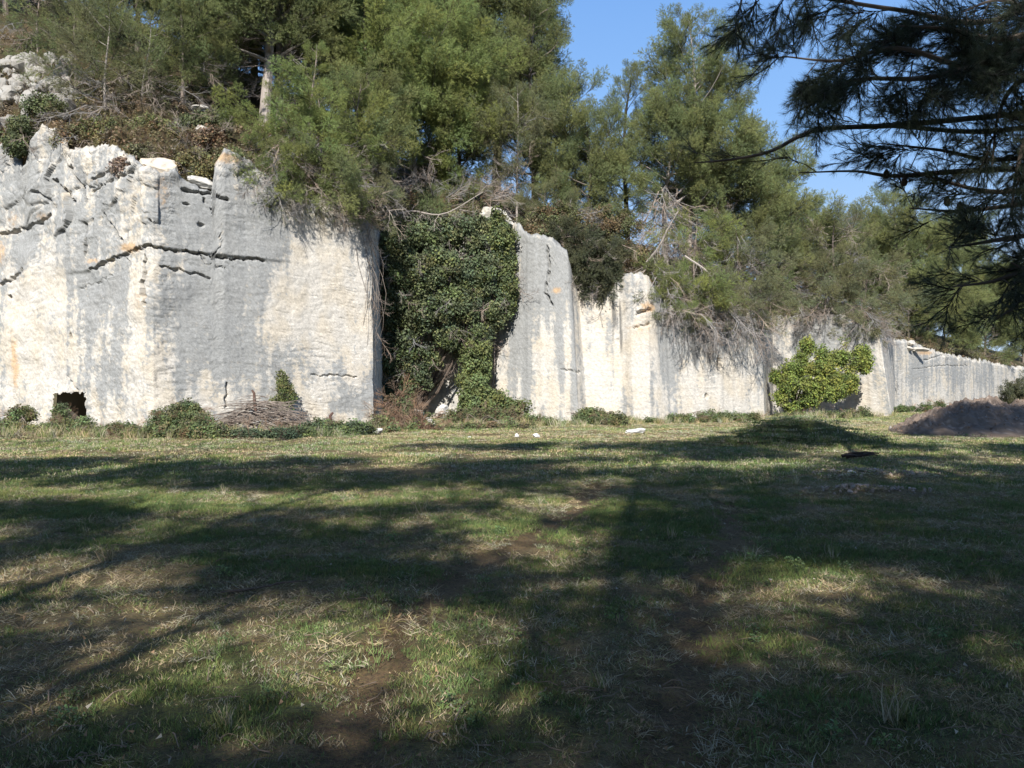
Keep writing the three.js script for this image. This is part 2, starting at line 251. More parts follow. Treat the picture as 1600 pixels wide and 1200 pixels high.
const paleAt = [[14.3, 3, 1.2, 2.2, .8], [12.9, 3.5, .14, 3, .9], [19.75, 4, .4, 2.6, 1.1], [20.6, 2, .35, 1.6, .9], [26.4, 5, 1.9, 2.6, .9], [26.2, 1, .5, .8, .7], [15.6, 4.9, .5, .8, .6], [19.9, 8.2, .5, .9, .5], [51.7, 3.6, .9, 2.4, .9], [49.5, 4, .5, 3, .6], [46.7, 2.2, .4, 2, .6], [56, 1.5, 2.4, 1.2, .7], [24.1, 3.4, .15, 1.8, .5]];
const rustAt = [[19.3, 6.42, .5, .2, 1], [13.2, 2.5, .22, 1.3, .8], [17.4, 6.1, .5, .12, .7], [20.7, 8.4, .3, .9, .5], [12.4, 6.7, .4, .5, .7], [14.6, 7.95, .7, .2, .5], [52.3, 5.15, .5, .25, 1], [51.9, 4.2, .9, .5, .45], [47.6, 5.9, .3, .18, .9], [64.5, 1.4, .3, 1.2, .9], [71.5, .9, .5, .8, .5], [85.1, 3.75, 1.4, .2, .9], [22.9, 9.9, .7, .25, .8], [13, 8, .4, .4, .5], [19.8, 4.6, .3, .5, .5]];
const dripAt = [[50.5, 4.9, .18, 1.2, 1], [50.85, 4.4, .1, 1.5, .9], [54.9, 3.6, .25, 1.5, .8], [55.7, 3.4, .35, 1.3, .8], [56.8, 3.9, .4, 1, .6], [59.3, 3.9, .5, .8, .6], [67.5, 4.9, 1.6, .4, .6], [88.5, 3.4, .4, .4, .6]];
const sumSpots = (list, s, h) => { let a = 0; for (const [cs, ch, rs, rh, k] of list) { const q = ((s - cs) / rs) ** 2 + ((h - ch) / rh) ** 2; if (q < 4) a += k * Math.exp(-q); } return a; };
function rockColor(s, h, x, y, z) {
  const streak = fbm2(s * 1.5, h * 0.13, 4), patch = fbm2(s * 0.5 + 31, h * 0.5, 3), speck = fbm3(x * 3.4, y * 3.4, z * 3.4, 3), fine = fbm3(x * 9, y * 9, z * 9, 2);
  let g = (s < 30 ? 0.2 : 0.15) + sumSpots(greyAt, s, h) * 0.95 - sumSpots(paleAt, s, h) * 0.7 + (s > 72 ? 0.5 : s > 43 ? 0.85 : 0.6) * streak + 0.35 * patch + 0.5 * speck + 0.42 * fine + 0.04 * h * (s > 45 ? 1 : 0.4);
  g = smooth(0.26, 0.54, g);
  const rust = smooth(0.25, 0.8, sumSpots(rustAt, s, h) + 0.35 * speck + 0.25 * fine), drip = smooth(0.3, 0.75, sumSpots(dripAt, s, h) + 0.5 * fbm2(s * 7, h * 0.5, 2) + 0.2 * fine) * (s > 45 ? 1 : 0);
  const warm = smooth(-0.3, 0.5, fbm2(s * 0.7 + 70, h * 0.45, 3)), k = 1 + 0.22 * fine + 0.1 * speck + 0.16 * n3(x * 21, y * 21, z * 21);
  const cream = [lerp(0.56, 0.56, warm), lerp(0.53, 0.505, warm), lerp(0.48, 0.42, warm)];
  const out = [];
  for (let c = 0; c < 3; c++) { let v = lerp(cream[c], [0.285, 0.293, 0.293][c], g * 0.92); v = lerp(v, [0.56, 0.37, 0.2][c], rust * 0.8); v = lerp(v, [0.10, 0.10, 0.095][c], drip * 0.8); out.push(v * k); }
  return out;
}
const cave = (s, h) => s > 15.22 + 0.06 * n2(h * 4, 1) && s < 16.98 + 0.07 * n2(h * 3, 7) && h < 1.33 + 0.07 * n2(s * 3, 5) + 0.05 * (s - 16) && h > -0.5;
function cliffPiece(i0, i1, label) {
  const NV = i0 === 0 ? 290 : 190, pos = [], col = [], uv = [], idx = [], sh = [];
  for (let i = i0; i <= i1; i++) {
    const c = cols[i], rl = Math.hypot(...c.r), away = [c.r[0] / rl, c.r[1] / rl];
    for (let j = 0; j < NV + 7; j++) {
      const t = Math.min(1, j / (NV - 1)), cap = Math.max(0, j - NV + 1);
      let h = lerp(-0.5, c.h, t), x = lerp(c.f[0], c.r[0], t), z = lerp(c.f[1], c.r[1], t);
      const edge = clamp(1 - (c.h - h) / 0.16), d = relief(c.s, h, x, h, z) * (cap ? Math.max(0, 1 - cap * 0.15) : 1) - 0.09 * edge * edge;
      x += c.n[0] * d; z += c.n[1] * d;
      if (cap) { const b = [0, 0.12, 0.3, 0.6, 1, 1.8, 3.2, 5][cap]; x += away[0] * b; z += away[1] * b; h += [0, 0.05, 0.09, 0.1, 0.08, -0.1, -0.6, -1.6][cap] + 0.1 * n2(x * 2, z * 2) * (cap < 5 ? 1 : 0); }
      pos.push(x, h, z); uv.push(c.s / 1.7, (h + (cap ? cap * 0.2 : 0)) / 1.7); sh.push([c.s, h]);
      col.push(...rockColor(c.s, h, x, h, z));
    }
  }
  const N = NV + 7;
  for (let i = 0; i < i1 - i0; i++) for (let j = 0; j + 1 < N; j++) {
    const a = i * N + j, b = a + N;
    if (cave(...sh[a]) && cave(...sh[b + 1])) continue;
    idx.push(a, b, a + 1, b, b + 1, a + 1);
  }
  const g = new THREE.BufferGeometry();
  g.setAttribute('position', new THREE.Float32BufferAttribute(pos, 3)); g.setAttribute('color', new THREE.Float32BufferAttribute(col, 3)); g.setAttribute('uv', new THREE.Float32BufferAttribute(uv, 2));
  g.setIndex(idx); g.computeVertexNormals();
  return structure('cliff_face', g, M.rock, label);
}
{
  const at_ = [0, ...cols.map((c, i) => (c.cut ? i : -1)).filter((i) => i > 0), cols.length - 1];
  ['tall weathered limestone cliff block with a small dark opening at its foot', 'shaded back of the cliff recess behind the ivy', 'white sawn limestone cliff with vertical grey streaks in the middle', 'pale cliff face behind the bright green shrub', 'low far cliff receding to the right behind the soil heap'].forEach((l, k) => cliffPiece(at_[k], at_[k + 1], l));
  // passage behind the opening, its walls coloured darker to deepen the shade inside
  const a = cols.find((c) => c.s > 15.1), b = cols.find((c) => c.s > 17.1), dir = V(-a.n[0], 0, -a.n[1]), pos = [], col = [], idx = [];
  const prof = [[0, -0.4], [-0.05, 0.7], [0.02, 1.42], [0.5, 1.5], [1, 1.45], [1.05, 0.7], [1, -0.4]];
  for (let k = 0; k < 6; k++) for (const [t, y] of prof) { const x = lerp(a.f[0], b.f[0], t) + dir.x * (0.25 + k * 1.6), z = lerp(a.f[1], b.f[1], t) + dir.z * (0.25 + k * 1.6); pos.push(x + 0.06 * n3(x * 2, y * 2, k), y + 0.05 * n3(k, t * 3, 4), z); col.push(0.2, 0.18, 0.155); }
  for (let k = 0; k < 5; k++) for (let i = 0; i < 6; i++) { const q = k * 7 + i; idx.push(q, q + 7, q + 1, q + 1, q + 7, q + 8); }
  for (let i = 1; i < 6; i++) idx.push(35, 35 + i, 36 + i);
  const g = new THREE.BufferGeometry(); g.setAttribute('position', new THREE.Float32BufferAttribute(pos, 3)); g.setAttribute('color', new THREE.Float32BufferAttribute(col, 3)); g.setIndex(idx); g.computeVertexNormals();
  structure('cave_passage', g, M.stone, 'dark hewn passage at the foot of the tall cliff block');
}
const rimDist = [[-400, 40], [-260, 36.5], [0, 31], [120, 29.4], [228, 27.8], [345, 29.2], [480, 30.9], [578, 32.3], [598, 37], [640, 38.3], [755, 38.9], [800, 38.6], [888, 36.6], [905, 38], [1012, 36.6], [1110, 38.2], [1190, 39.9], [1208, 43.5], [1240, 44.4], [1320, 43], [1374, 41.8], [1398, 50.5], [1480, 55.8], [1582, 71], [1700, 86], [2000, 120]];
const rimY = plan.map((p) => [p[2], p[4]]), rimMean = (px) => { let a = 0; for (let k = -4; k <= 4; k++) a += table(rimY, px + k * 30); return a / 9; };
const slopeAt = [[-400, 1.1], [120, 1.05], [300, 0.85], [500, 0.7], [800, 0.5], [1000, 0.4], [1300, 0.25], [1600, 0.1]], riseAt = [[-400, 34], [300, 28], [600, 20], [900, 12], [1100, 8], [1300, 6], [1500, 4], [1700, 3]];
function hillY(px, d) { const t = Math.max(0, d - table(rimDist, px)), R = table(riseAt, px), s = table(slopeAt, px); return lerp(table(rimY, px), rimMean(px), smooth(0, 2.5, t)) - 0.12 + R * (1 - Math.exp(-t * s / R)) + 0.25 * fbm2(px * 0.02, d * 0.5, 3) * smooth(0, 2, t); }
{
  const pos = [], col = [], idx = [], uv = [], NX = 330, ts = []; for (let t = 0; t < 150; t += 0.28 + t * 0.09) ts.push(t);
  for (let i = 0; i <= NX; i++) for (const t of ts) {
    const px = lerp(-260, 2000, i / NX), d = table(rimDist, px) + 0.55 + t, [x, z] = bearing(px, d), y = hillY(px, d);
    pos.push(x, y - (t < 0.3 ? 0.3 : 0), z); uv.push(x / 1.6, (z + y) / 1.6);
    const m = smooth(-0.2, 0.3, fbm2(x * 0.8, z * 0.8, 3)), k = 1 + 0.4 * fbm2(x * 3, z * 3, 2);
    col.push(k * lerp(0.2, 0.1, m), k * lerp(0.15, 0.12, m), k * lerp(0.1, 0.045, m));
  }
  const n = ts.length; for (let i = 0; i < NX; i++) for (let j = 0; j + 1 < n; j++) { const a = i * n + j; idx.push(a, a + n, a + 1, a + 1, a + n, a + n + 1); }
  const g = new THREE.BufferGeometry(); g.setAttribute('position', new THREE.Float32BufferAttribute(pos, 3)); g.setAttribute('color', new THREE.Float32BufferAttribute(col, 3)); g.setAttribute('uv', new THREE.Float32BufferAttribute(uv, 2)); g.setIndex(idx); g.computeVertexNormals();
  structure('hillside', g, M.ground, 'needle-strewn hillside above the cliff');
}
// ---------------------------------------------------------------- foliage pieces
function makeSpray(seed, { len = 0.6, shoots = 7, needles = 30, nl = 0.1, nw = 0.006, bare = 0, twig = [0.17, 0.14, 0.115], spread = 0.75 }) {
  const R = rng(seed), sh = new Shape(), axis = [V(0, 0, 0), V((R() - .5) * .06, len * .35, (R() - .5) * .06), V((R() - .5) * .14, len * .72, (R() - .5) * .14)];
  sh.tube(axis, 0.008, 0.004, twig, 3);
  for (let k = 0; k < shoots; k++) {
    const t = 0.12 + 0.88 * k / (shoots - 1), i = t < .5 ? 0 : 1, o = axis[i].clone().lerp(axis[i + 1], t < .5 ? t * 2 : t * 2 - 1);
    const a = k * 2.4 + R(), dir = V(Math.cos(a) * spread, 0.75 + R() * .4, Math.sin(a) * spread).normalize(); if (k === shoots - 1) dir.set(0.1 * (R() - .5), 1, 0.1 * (R() - .5)).normalize();
    const L = len * (0.34 + 0.2 * R()), end = o.clone().addScaledVector(dir, L);
    sh.tube([o, end], 0.004, 0.002, twig, 3);
    if (R() < bare) continue;
    for (let n = 0; n < needles; n++) {
      const q = 0.3 + 0.72 * Math.pow(R(), 0.75), b = o.clone().addScaledVector(dir, L * q), out = randDir(R), nd = dir.clone().multiplyScalar(0.85).addScaledVector(out, 0.62 + 0.2 * R()).normalize();
      const v = 0.75 + 0.5 * R(); sh.blade(b, nd, nd.clone().cross(randDir(R)).normalize(), nl * (0.7 + .5 * R()), nw, [v * (0.95 + 0.15 * R()), v, v]);
    }
  }
  return sh.geometry();
}
function makeBareTwig(seed, col) {                                             // dead, forking twig about one metre long
  const R = rng(seed), sh = new Shape();
  const grow = (p, d, L, r, lev) => {
    const mid = p.clone().addScaledVector(d, L * .5).addScaledVector(randDir(R), L * .07), end = mid.clone().addScaledVector(d, L * .5).addScaledVector(randDir(R), L * .1);
    sh.tube([p, mid, end], r, r * .45, col, 3);
    if (lev < 3) for (let k = 0; k < (lev ? 4 : 6); k++) { const t = .2 + .8 * R(), q = t < .5 ? p.clone().lerp(mid, t * 2) : mid.clone().lerp(end, t * 2 - 1); grow(q, d.clone().addScaledVector(randDir(R), .75).normalize(), L * (.35 + .2 * R()), r * .5, lev + 1); }
  };
  grow(V(0, 0, 0), V(0, 1, 0), 0.9, 0.014, 0); return sh.geometry();
}
function makeLeafClump(seed, { n = 16, size = 0.08, spread = 0.22, long = 1.2, lift = 0.3, stem = [0.12, 0.09, 0.06] }) {
  const R = rng(seed), sh = new Shape();
  for (let i = 0; i < n; i++) {
    const p = randDir(R).multiplyScalar(spread * Math.cbrt(R())), nrm = randDir(R).add(V(0, 1.1, 0)).normalize(), d = randDir(R).addScaledVector(UPV, lift); d.addScaledVector(nrm, -d.dot(nrm)).normalize();
    const s = nrm.clone().cross(d).multiplyScalar(size * .5 * (.7 + .6 * R())), L = size * long * (.7 + .6 * R()), a = p.clone(), m1 = p.clone().addScaledVector(d, L * .45).add(s).addScaledVector(nrm, .012), m2 = p.clone().addScaledVector(d, L * .45).sub(s).addScaledVector(nrm, .012), e = p.clone().addScaledVector(d, L);
    const v = .7 + .6 * R(), c = [v * (.9 + .25 * R()), v, v * (.85 + .3 * R())]; sh.tri(a, m1, e, c); sh.tri(a, e, m2, c);
    if (i % 4 === 0) sh.tube([V(0, 0, 0), p], .004, .002, stem, 3);
  }
  return sh.geometry();
}
function makeBough(seed, { len = 2, subs = 13, shoots = 5, needles = 22, nl = 0.13, nw = 0.0085, bare = 0, wide = .36, twig = [0.2, 0.165, 0.135] }) {   // a whole needled bough along +y
  const R = rng(seed), sh = new Shape(), ax = [V(0, 0, 0)]; for (let k = 1; k <= 4; k++) ax.push(V((R() - .5) * .12 * len, len * .22 * k, (R() - .5) * .12 * len)); sh.tube(ax, .012 * len, .004, twig, 4);
  for (let k = 0; k < subs; k++) {
    const t = .14 + .86 * (k + .5 * R()) / subs, f = Math.min(3.999, t * 4), b = ax[f | 0].clone().lerp(ax[(f | 0) + 1], f % 1), a = k * 2.4 + R(), d = V(Math.cos(a), .75 + .5 * R(), Math.sin(a)).normalize(), L = len * wide * (1.15 - .6 * t) * (.7 + .6 * R()), e = b.clone().addScaledVector(d, L); e.y += .08 * L; sh.tube([b, e], .006, .003, twig, 3);
    for (let m = 0; m < shoots; m++) {
      const o = b.clone().lerp(e, .3 + .7 * (m + R()) / shoots), sd = d.clone().multiplyScalar(.7).addScaledVector(randDir(R), .75).add(V(0, .3, 0)).normalize(), sl = .17 + .14 * R(); sh.blade(o, sd, sd.clone().cross(UPV).normalize(), sl, .006, twig); if (R() < bare) continue;
      const v0 = .8 + .4 * R(); for (let n = 0; n < needles; n++) { const q = o.clone().addScaledVector(sd, sl * (.25 + .8 * Math.sqrt(R()))), nd = sd.clone().multiplyScalar(.9).addScaledVector(randDir(R), .72).normalize(), v = v0 * (.8 + .4 * R()); sh.blade(q, nd, nd.clone().cross(randDir(R)).normalize(), nl * (.7 + .5 * R()), nw, [v * (.95 + .12 * R()), v, v]); }
    }
  }
  return sh.geometry();
}
const boughs = [1, 2, 3].map((k) => makeBough(k * 7, { subs: 17, shoots: 8, needles: 26 })), thinBoughs = [4, 5].map((k) => makeBough(k * 7, { bare: .3, subs: 16, shoots: 7, needles: 22, twig: [.27, .235, .205] }));
const shadeBoughs = [6, 7].map((k) => makeBough(k * 11, { len: 1.3, subs: 9, shoots: 4, needles: 20, nl: .16, nw: .014, wide: .45 }));
const sprays = [1, 2].map((k) => makeSpray(k * 7, { needles: 26, nl: .12, nw: .008 })), thinSprays = [4, 5].map((k) => makeSpray(k * 7, { bare: 0.4, needles: 22, nl: .12, nw: .008 }));
const fineSprays = [6, 7].map((k) => makeSpray(k * 9, { len: 0.34, shoots: 7, needles: 48, nl: 0.085, nw: 0.0025, spread: .6 }));
const bareTwigs = [1, 2].map((k) => makeBareTwig(k * 13, [0.27, 0.235, 0.21])), brownTwigs = [makeBareTwig(77, [0.2, 0.13, 0.085])];
const ivyClumps = [1, 2].map((k) => makeLeafClump(k * 3, { n: 70, size: 0.15, spread: .5, lift: -.6 })), leafClumps = [3, 4].map((k) => makeLeafClump(k * 3, { n: 80, size: 0.085, spread: .34 })), scaleClumps = [makeSpray(55, { len: .5, shoots: 14, needles: 30, nl: .09, nw: .014, spread: .9 })];
const BARK = [0.20, 0.165, 0.14], PALE = [0.34, 0.30, 0.27];
const OLIVE = [0.2, 0.235, 0.082], FRESH = [0.235, 0.285, 0.08], GREYISH = [0.2, 0.215, 0.1];
const vary = (c, R, a = .22) => { const k = 1 - a + 2 * a * R(), w = 1 + .24 * (R() - .5); return [c[0] * k * w, c[1] * k, c[2] * k / w]; };

function crownOf(g, R, geos, mat, items, name = 'needles') { const lots = geos.map(() => []); for (const it of items) lots[R() * geos.length | 0].push(it); lots.forEach((l, i) => scatter(name, geos[i], mat, l, g, R)); }

// ---------------------------------------------------------------- pines
function pine(o) {
  const R = rng(o.seed), H = o.height, g = thing(o.name ?? 'pine_tree', o.label, o.category ?? 'tree', o.pos, o.group ?? 'pines on the cliff top');
  const lean = o.lean ?? [0, 0], path = [], n = 9, w1 = R() * 6, w2 = R() * 6, wob = (o.wobble ?? .035) * H;
  for (let i = 0; i <= n; i++) { const t = i / n; path.push(V(lean[0] * H * t * t + Math.sin(t * 5 + w1) * wob * t, -0.3 + (H + .3) * t, lean[1] * H * t * t + Math.sin(t * 4 + w2) * wob * t)); }
  const on = (t) => { const f = clamp(t) * n, i = Math.min(n - 1, f | 0); return path[i].clone().lerp(path[i + 1], f - i); };
  const r0 = o.trunk ?? H * .017, ts = new Shape(), bark = o.bark ?? BARK; ts.tube(path, r0, .015, bark, 7); part('trunk', ts.geometry(), M.bark, g);
  const bs = new Shape(), items = [], dead = [], cb = o.base ?? .3, up = o.up ?? .35, nl = Math.round((o.limbs ?? 4.6) * H * (1 - cb));
  for (let k = 0; k < nl; k++) {
    const u = (k + R()) / nl, t = cb + (1 - cb) * u * .98, a = k * 2.4 + R() * .9, s = on(t), prof = o.shape === 'cone' ? 1.02 - .85 * u : Math.pow(Math.sin(Math.PI * (.2 + .74 * u)), .75) * (u > .9 ? .8 : 1);
    const L = o.r * prof * (.65 + .5 * R()), rise = L * (up + .55 * u - (o.droop ?? 0) * (1 - u) + .25 * (R() - .5)), end = s.clone().add(V(Math.cos(a) * L, rise, Math.sin(a) * L));
    if (o.pull) end.add(V(o.pull[0] * L, o.pull[1] * L, o.pull[2] * L));
    const line = curve(s, end, -.06 * L, R, 5, .09); bs.tube(line, Math.max(.012, r0 * .42 * (1 - .6 * u) * Math.min(1, L / 2)), .006, bark, 4);
    const ld = end.clone().sub(s).normalize(), m = Math.max(2, Math.round(L * (o.bushy ?? 2.9) + 2)), bl = o.boughLen ?? 2;
    for (let q = 0; q < m; q++) {
      const f = q === 0 ? .8 : .2 + .7 * (q + R() * .6) / m, i = Math.min(4, f * 5 | 0), b = line[i].clone().lerp(line[i + 1], clamp(f * 5 - i));
      const sd = ld.clone().addScaledVector(randDir(R), q ? .95 : .3).add(V(0, (o.tipUp ?? .3) - .5 * (o.droop ?? 0), 0)).normalize(), sl = clamp(o.size ? o.size * (.8 + .5 * R()) : L * (q ? .62 : .75) * (.75 + .5 * R()), .5, 2.1);
      if (o.keep) { const w = b.clone().add(o.pos); if (!o.keep(w) || !o.keep(w.clone().addScaledVector(sd, sl * .5)) || !o.keep(w.clone().addScaledVector(sd, sl))) continue; }
      items.push([b, sd, sl / bl, vary(o.tint ?? OLIVE, R)]);
    }
  }
  { const tip = on(.93); items.push([tip, V(.05, 1, .05).normalize(), Math.min(.6, o.r * .22), vary(o.tint ?? OLIVE, R)]); }
  part('branches', bs.geometry(), M.bark, g, 'stuff');
  crownOf(g, R, o.geos ?? boughs, o.mat ?? M.needle, items);
  for (let k = 0; k < (o.dead ?? 0) * .35; k++) { const t = lerp(o.deadFrom ?? .05, o.deadTo ?? cb + .25, R()), a = R() * 6.283, p = on(t).addScaledVector(V(Math.cos(a), 0, Math.sin(a)), R() * (o.deadOut ?? .8)), e = V(Math.cos(a), (o.deadRise ?? -.35) + .7 * (R() - .5), Math.sin(a)).normalize(); dead.push([p, e, (.8 + R() * 1.1) * (o.deadSize ?? 1), vary([1, 1, 1], R, .25)]); }
  scatter('dead_twigs', bareTwigs[o.seed % 2], M.dry, dead, g, R);
  return g;
}
const onHill = (px, d) => { const [x, z] = bearing(px, d); return V(x, hillY(px, d) - .05, z); };
function hillPine(px, d, topPy, r, label, o = {}) { const pos = onHill(px, d), H = EYE - (topPy - 600) / FOCAL * d - pos.y; return pine({ pos, height: Math.max(1.2, H * .93), r, label, seed: Math.round(px * 3 + d * 7), ...o }); }

hillPine(60, 37, -70, 2.4, 'wispy young pine rising behind the heap of rubble at far left', { base: .15, geos: thinBoughs, tint: GREYISH, dead: 40 });
hillPine(165, 31.2, -10, 1.7, 'slender young pine with thin pale stem above the cracked cliff top', { base: .12, geos: thinBoughs, tint: GREYISH, dead: 70, bark: PALE, limbs: 5, trunk: .06 });
hillPine(118, 33, 5, 1.8, 'thin grey-green pine between the rubble and the pale-stemmed sapling', { base: .12, geos: thinBoughs, tint: OLIVE, dead: 50 });
hillPine(222, 31.6, 30, 1.7, 'crooked young pine with a leaning pale stem above the cliff corner', { base: .15, geos: thinBoughs, tint: OLIVE, dead: 50, bark: PALE, lean: [.12, 0], trunk: .055 });
hillPine(285, 33.5, -60, 2.2, 'feathery pine left of the dark hollow', { base: .1, tint: OLIVE, dead: 40 });
hillPine(215, 38, -220, 3.2, 'tall pine cut by the top edge above the crooked sapling', { base: .15, tint: OLIVE, dead: 30 });
hillPine(120, 42, -260, 3.4, 'tall pine at the upper left behind the thin grey-green pine', { base: .2, tint: GREYISH, dead: 30 });
hillPine(10, 43, -260, 3.4, 'tall pine in the upper left corner behind the rubble', { base: .25, tint: OLIVE, dead: 20 });
hillPine(412, 36, -330, 3.6, 'big old pine with pale twisted trunk cut by the top edge', { base: .2, tint: OLIVE, dead: 110, deadTo: .5, bark: PALE, trunk: .26, wobble: .06 });
hillPine(440, 37.5, -300, 3.0, 'pale-trunked pine growing just right of the big old pine', { base: .22, tint: OLIVE, dead: 60, deadTo: .4, bark: PALE, trunk: .2, wobble: .05 });
hillPine(398, 45, -250, 3.4, 'shadowy pine directly behind the big old pale trunk', { base: .04, tint: OLIVE });
hillPine(372, 39, 40, 1.8, 'low pine filling the hollow left of the pale trunk', { base: .03, tint: OLIVE });
hillPine(340, 41, -260, 3.4, 'dark pine behind the hollow left of the old pale trunks', { base: .12, tint: OLIVE });
hillPine(487, 33, 52, .85, 'bright green pointed sapling pine in front of dark shade', { base: .05, tint: FRESH, shape: 'cone', up: .6 });
hillPine(430, 31.6, 150, 1.7, 'low bushy pine on the cliff edge left of the bright sapling', { base: .05, tint: FRESH, dead: 60, droop: .3, pull: [0, -.15, .25], deadTo: .6 });
hillPine(500, 32.6, 145, 2.1, 'spreading pine leaning over the cliff edge beneath the bright sapling', { base: .04, tint: FRESH, dead: 70, droop: .35, pull: [.1, -.12, .25], deadTo: .6 });
hillPine(560, 35.2, 120, 2.1, 'bushy pine right of the spreading cliff-edge pine', { base: .05, tint: OLIVE, dead: 60, droop: .2 });
hillPine(575, 39, -30, 2.7, 'light green pine with a pointed top left of the big rounded pine', { base: .1, tint: FRESH, dead: 30 });
hillPine(650, 41.5, 0, 3.3, 'big rounded light green pine above the ivy', { base: .12, tint: FRESH, dead: 70, bark: PALE });
hillPine(720, 42.3, 60, 2.5, 'light green pine right of the big rounded pine above the ivy', { base: .1, tint: FRESH, dead: 60 });
hillPine(560, 47, -250, 3.8, 'tall pine behind the light green pines at upper centre left', { base: .1, tint: OLIVE });
hillPine(480, 43, -280, 3.6, 'tall shadowy pine behind the bright sapling', { base: .12, tint: OLIVE });
hillPine(690, 49, -230, 4.0, 'tall pine behind the big rounded pine', { base: .2, tint: OLIVE });
hillPine(835, 46, -70, 2.5, 'tall pine beside the gap of blue sky', { base: .12, tint: OLIVE });
hillPine(775, 50, -190, 3.4, 'dark pine cut by the top edge left of the sky gap', { base: .2, tint: OLIVE });
hillPine(808, 41.8, 130, 2.0, 'grey open pine with a thin straight pale stem above the ivy corner', { base: .18, tint: GREYISH, geos: thinBoughs, dead: 130, bark: PALE, trunk: .07, wobble: .01, deadTo: .8, deadRise: .5 });
hillPine(878, 43, 120, 2.5, 'rounded pine below the sky gap', { base: .06, tint: OLIVE, dead: 40 });
hillPine(918, 41.5, 165, 2.3, 'low pine between the sawn cliff top and the dark narrow pine', { base: .05, tint: OLIVE, dead: 40 });
hillPine(850, 39.6, 280, 1.5, 'low scrubby pine on top of the sawn cliff', { base: .05, tint: GREYISH, dead: 40, height: 2.4 });
hillPine(980, 44, 85, 1.4, 'dark narrow pine with black stem left of the tallest pine', { base: .22, tint: OLIVE, bark: [.06, .05, .045], up: .9, dead: 12 });
hillPine(1078, 42, -8, 2.6, 'tallest pine reaching the top edge against the sky', { base: .2, tint: OLIVE, up: .55, trunk: .2, dead: 90, deadTo: .45, bark: PALE });
hillPine(1040, 41, 150, 1.9, 'grey-trunked pine hugging the tallest pine with hanging dead branches', { base: .3, tint: OLIVE, dead: 260, deadTo: .6, deadSize: 1.4, deadRise: -.8, bark: PALE, trunk: .2, lean: [.05, 0] });
hillPine(1130, 42.5, 120, 2.5, 'rounded pine on the right shoulder of the tallest pine', { base: .08, tint: OLIVE, dead: 50 });
hillPine(1185, 44, 205, 2.5, 'pine stepping down right of the tallest pine', { base: .06, tint: OLIVE, dead: 60 });
hillPine(1240, 47, 300, 2.2, 'small round-topped pine below the drop of blue sky', { base: .06, tint: OLIVE, dead: 60 });
hillPine(1085, 39.5, 335, 1.9, 'drooping pine on the rim right of the hanging dead branches', { base: .03, tint: FRESH, dead: 130, droop: .5, pull: [.1, -.2, .3], deadRise: -.8, deadTo: .9 });
hillPine(1150, 40.5, 345, 2.0, 'brownish pine spilling over the rim of the streaked cliff', { base: .03, tint: GREYISH, geos: thinBoughs, dead: 160, droop: .6, pull: [.05, -.25, .35], deadRise: -.8, deadTo: .9 });
hillPine(1215, 45, 370, 2.0, 'grey tangled pine above the dark cliff cleft', { base: .03, tint: GREYISH, geos: thinBoughs, dead: 160, droop: .5, pull: [0, -.2, .3], deadRise: -.7, deadTo: .9 });
hillPine(1305, 45, 320, 1.9, 'half-bare pine with brown twigs above the bright shrub', { base: .1, tint: GREYISH, geos: thinBoughs, dead: 140, deadTo: .95, deadRise: .1 });
hillPine(1290, 44.6, 405, 1.8, 'low pine at the rim left of the half-bare pine', { base: .03, tint: GREYISH, dead: 110, droop: .4, pull: [0, -.15, .25], deadRise: -.6, deadTo: .9 });
hillPine(1352, 45.5, 390, 1.9, 'bushy grey pine drooping beside the end of the pale cliff', { base: .03, tint: GREYISH, dead: 110, droop: .4, pull: [0, -.15, .2], deadTo: .9 });
hillPine(1400, 56, 285, 2.6, 'blue-green pine with open top seen past the half-bare pine', { base: .1, tint: OLIVE, dead: 40 });
hillPine(1450, 60, 330, 2.6, 'blue-green pine second from the open-topped one towards the right', { base: .08, tint: OLIVE });
hillPine(1420, 55, 430, 2.4, 'low far pine above the white boulders', { base: .03, tint: OLIVE });
hillPine(1505, 68, 322, 2.5, 'far pine with a flat bright top beneath the dark boughs', { base: .15, tint: OLIVE });
hillPine(1475, 60, 440, 2.6, 'low round far pine at the middle of the receding cliff', { base: .03, tint: OLIVE });
hillPine(1540, 70, 420, 3, 'far pine near the right end of the receding cliff', { base: .05, tint: OLIVE });
hillPine(1600, 80, 400, 3.4, 'farthest pine at the right edge', { base: .05, tint: OLIVE });
hillPine(1350, 62, 360, 3, 'far pine filling the gap behind the bushy grey pine', { base: .05, tint: OLIVE });
hillPine(1280, 56, 345, 3, 'far pine behind the small round-topped pine', { base: .05, tint: OLIVE });

const overhang = (px, d, r, label, o = {}) => hillPine(px, d, 0, r, label, { base: .02, tint: OLIVE, dead: 70, droop: .6, pull: [.05, -.2, .35], deadRise: -.8, deadTo: .9, height: 1.5, tipUp: .1, limbs: 11, seed: Math.round(px * 5 + 1), ...o });
overhang(434, 30.6, 1.1, 'drooping young pine hanging over the rim right of the orange-topped boulder');
overhang(462, 31.2, 1.6, 'bright pine mass hanging over the rim left of the bare wall patch', { tint: FRESH });
overhang(515, 32, 1.6, 'dense pine mass hanging over the rim above the pale right half of the block');
overhang(562, 33, 1.4, 'grey-green pine mass hanging over the right corner of the tall block', { tint: GREYISH });
overhang(625, 38.2, 1.7, 'olive pine mass hanging over the left top of the ivy thicket');
overhang(700, 39.4, 1.7, 'olive pine mass resting on the right top of the ivy thicket');
overhang(1062, 37.5, 1.4, 'olive pine hanging low over the streaked cliff, nearest the white spur', { tint: FRESH });
overhang(1036, 37.2, 1.1, 'small olive pine hanging beside the right flank of the white spur', { tint: OLIVE });
overhang(1112, 38.4, 1.5, 'twiggy pine hanging over the middle of the streaked cliff', { tint: GREYISH, geos: thinBoughs });
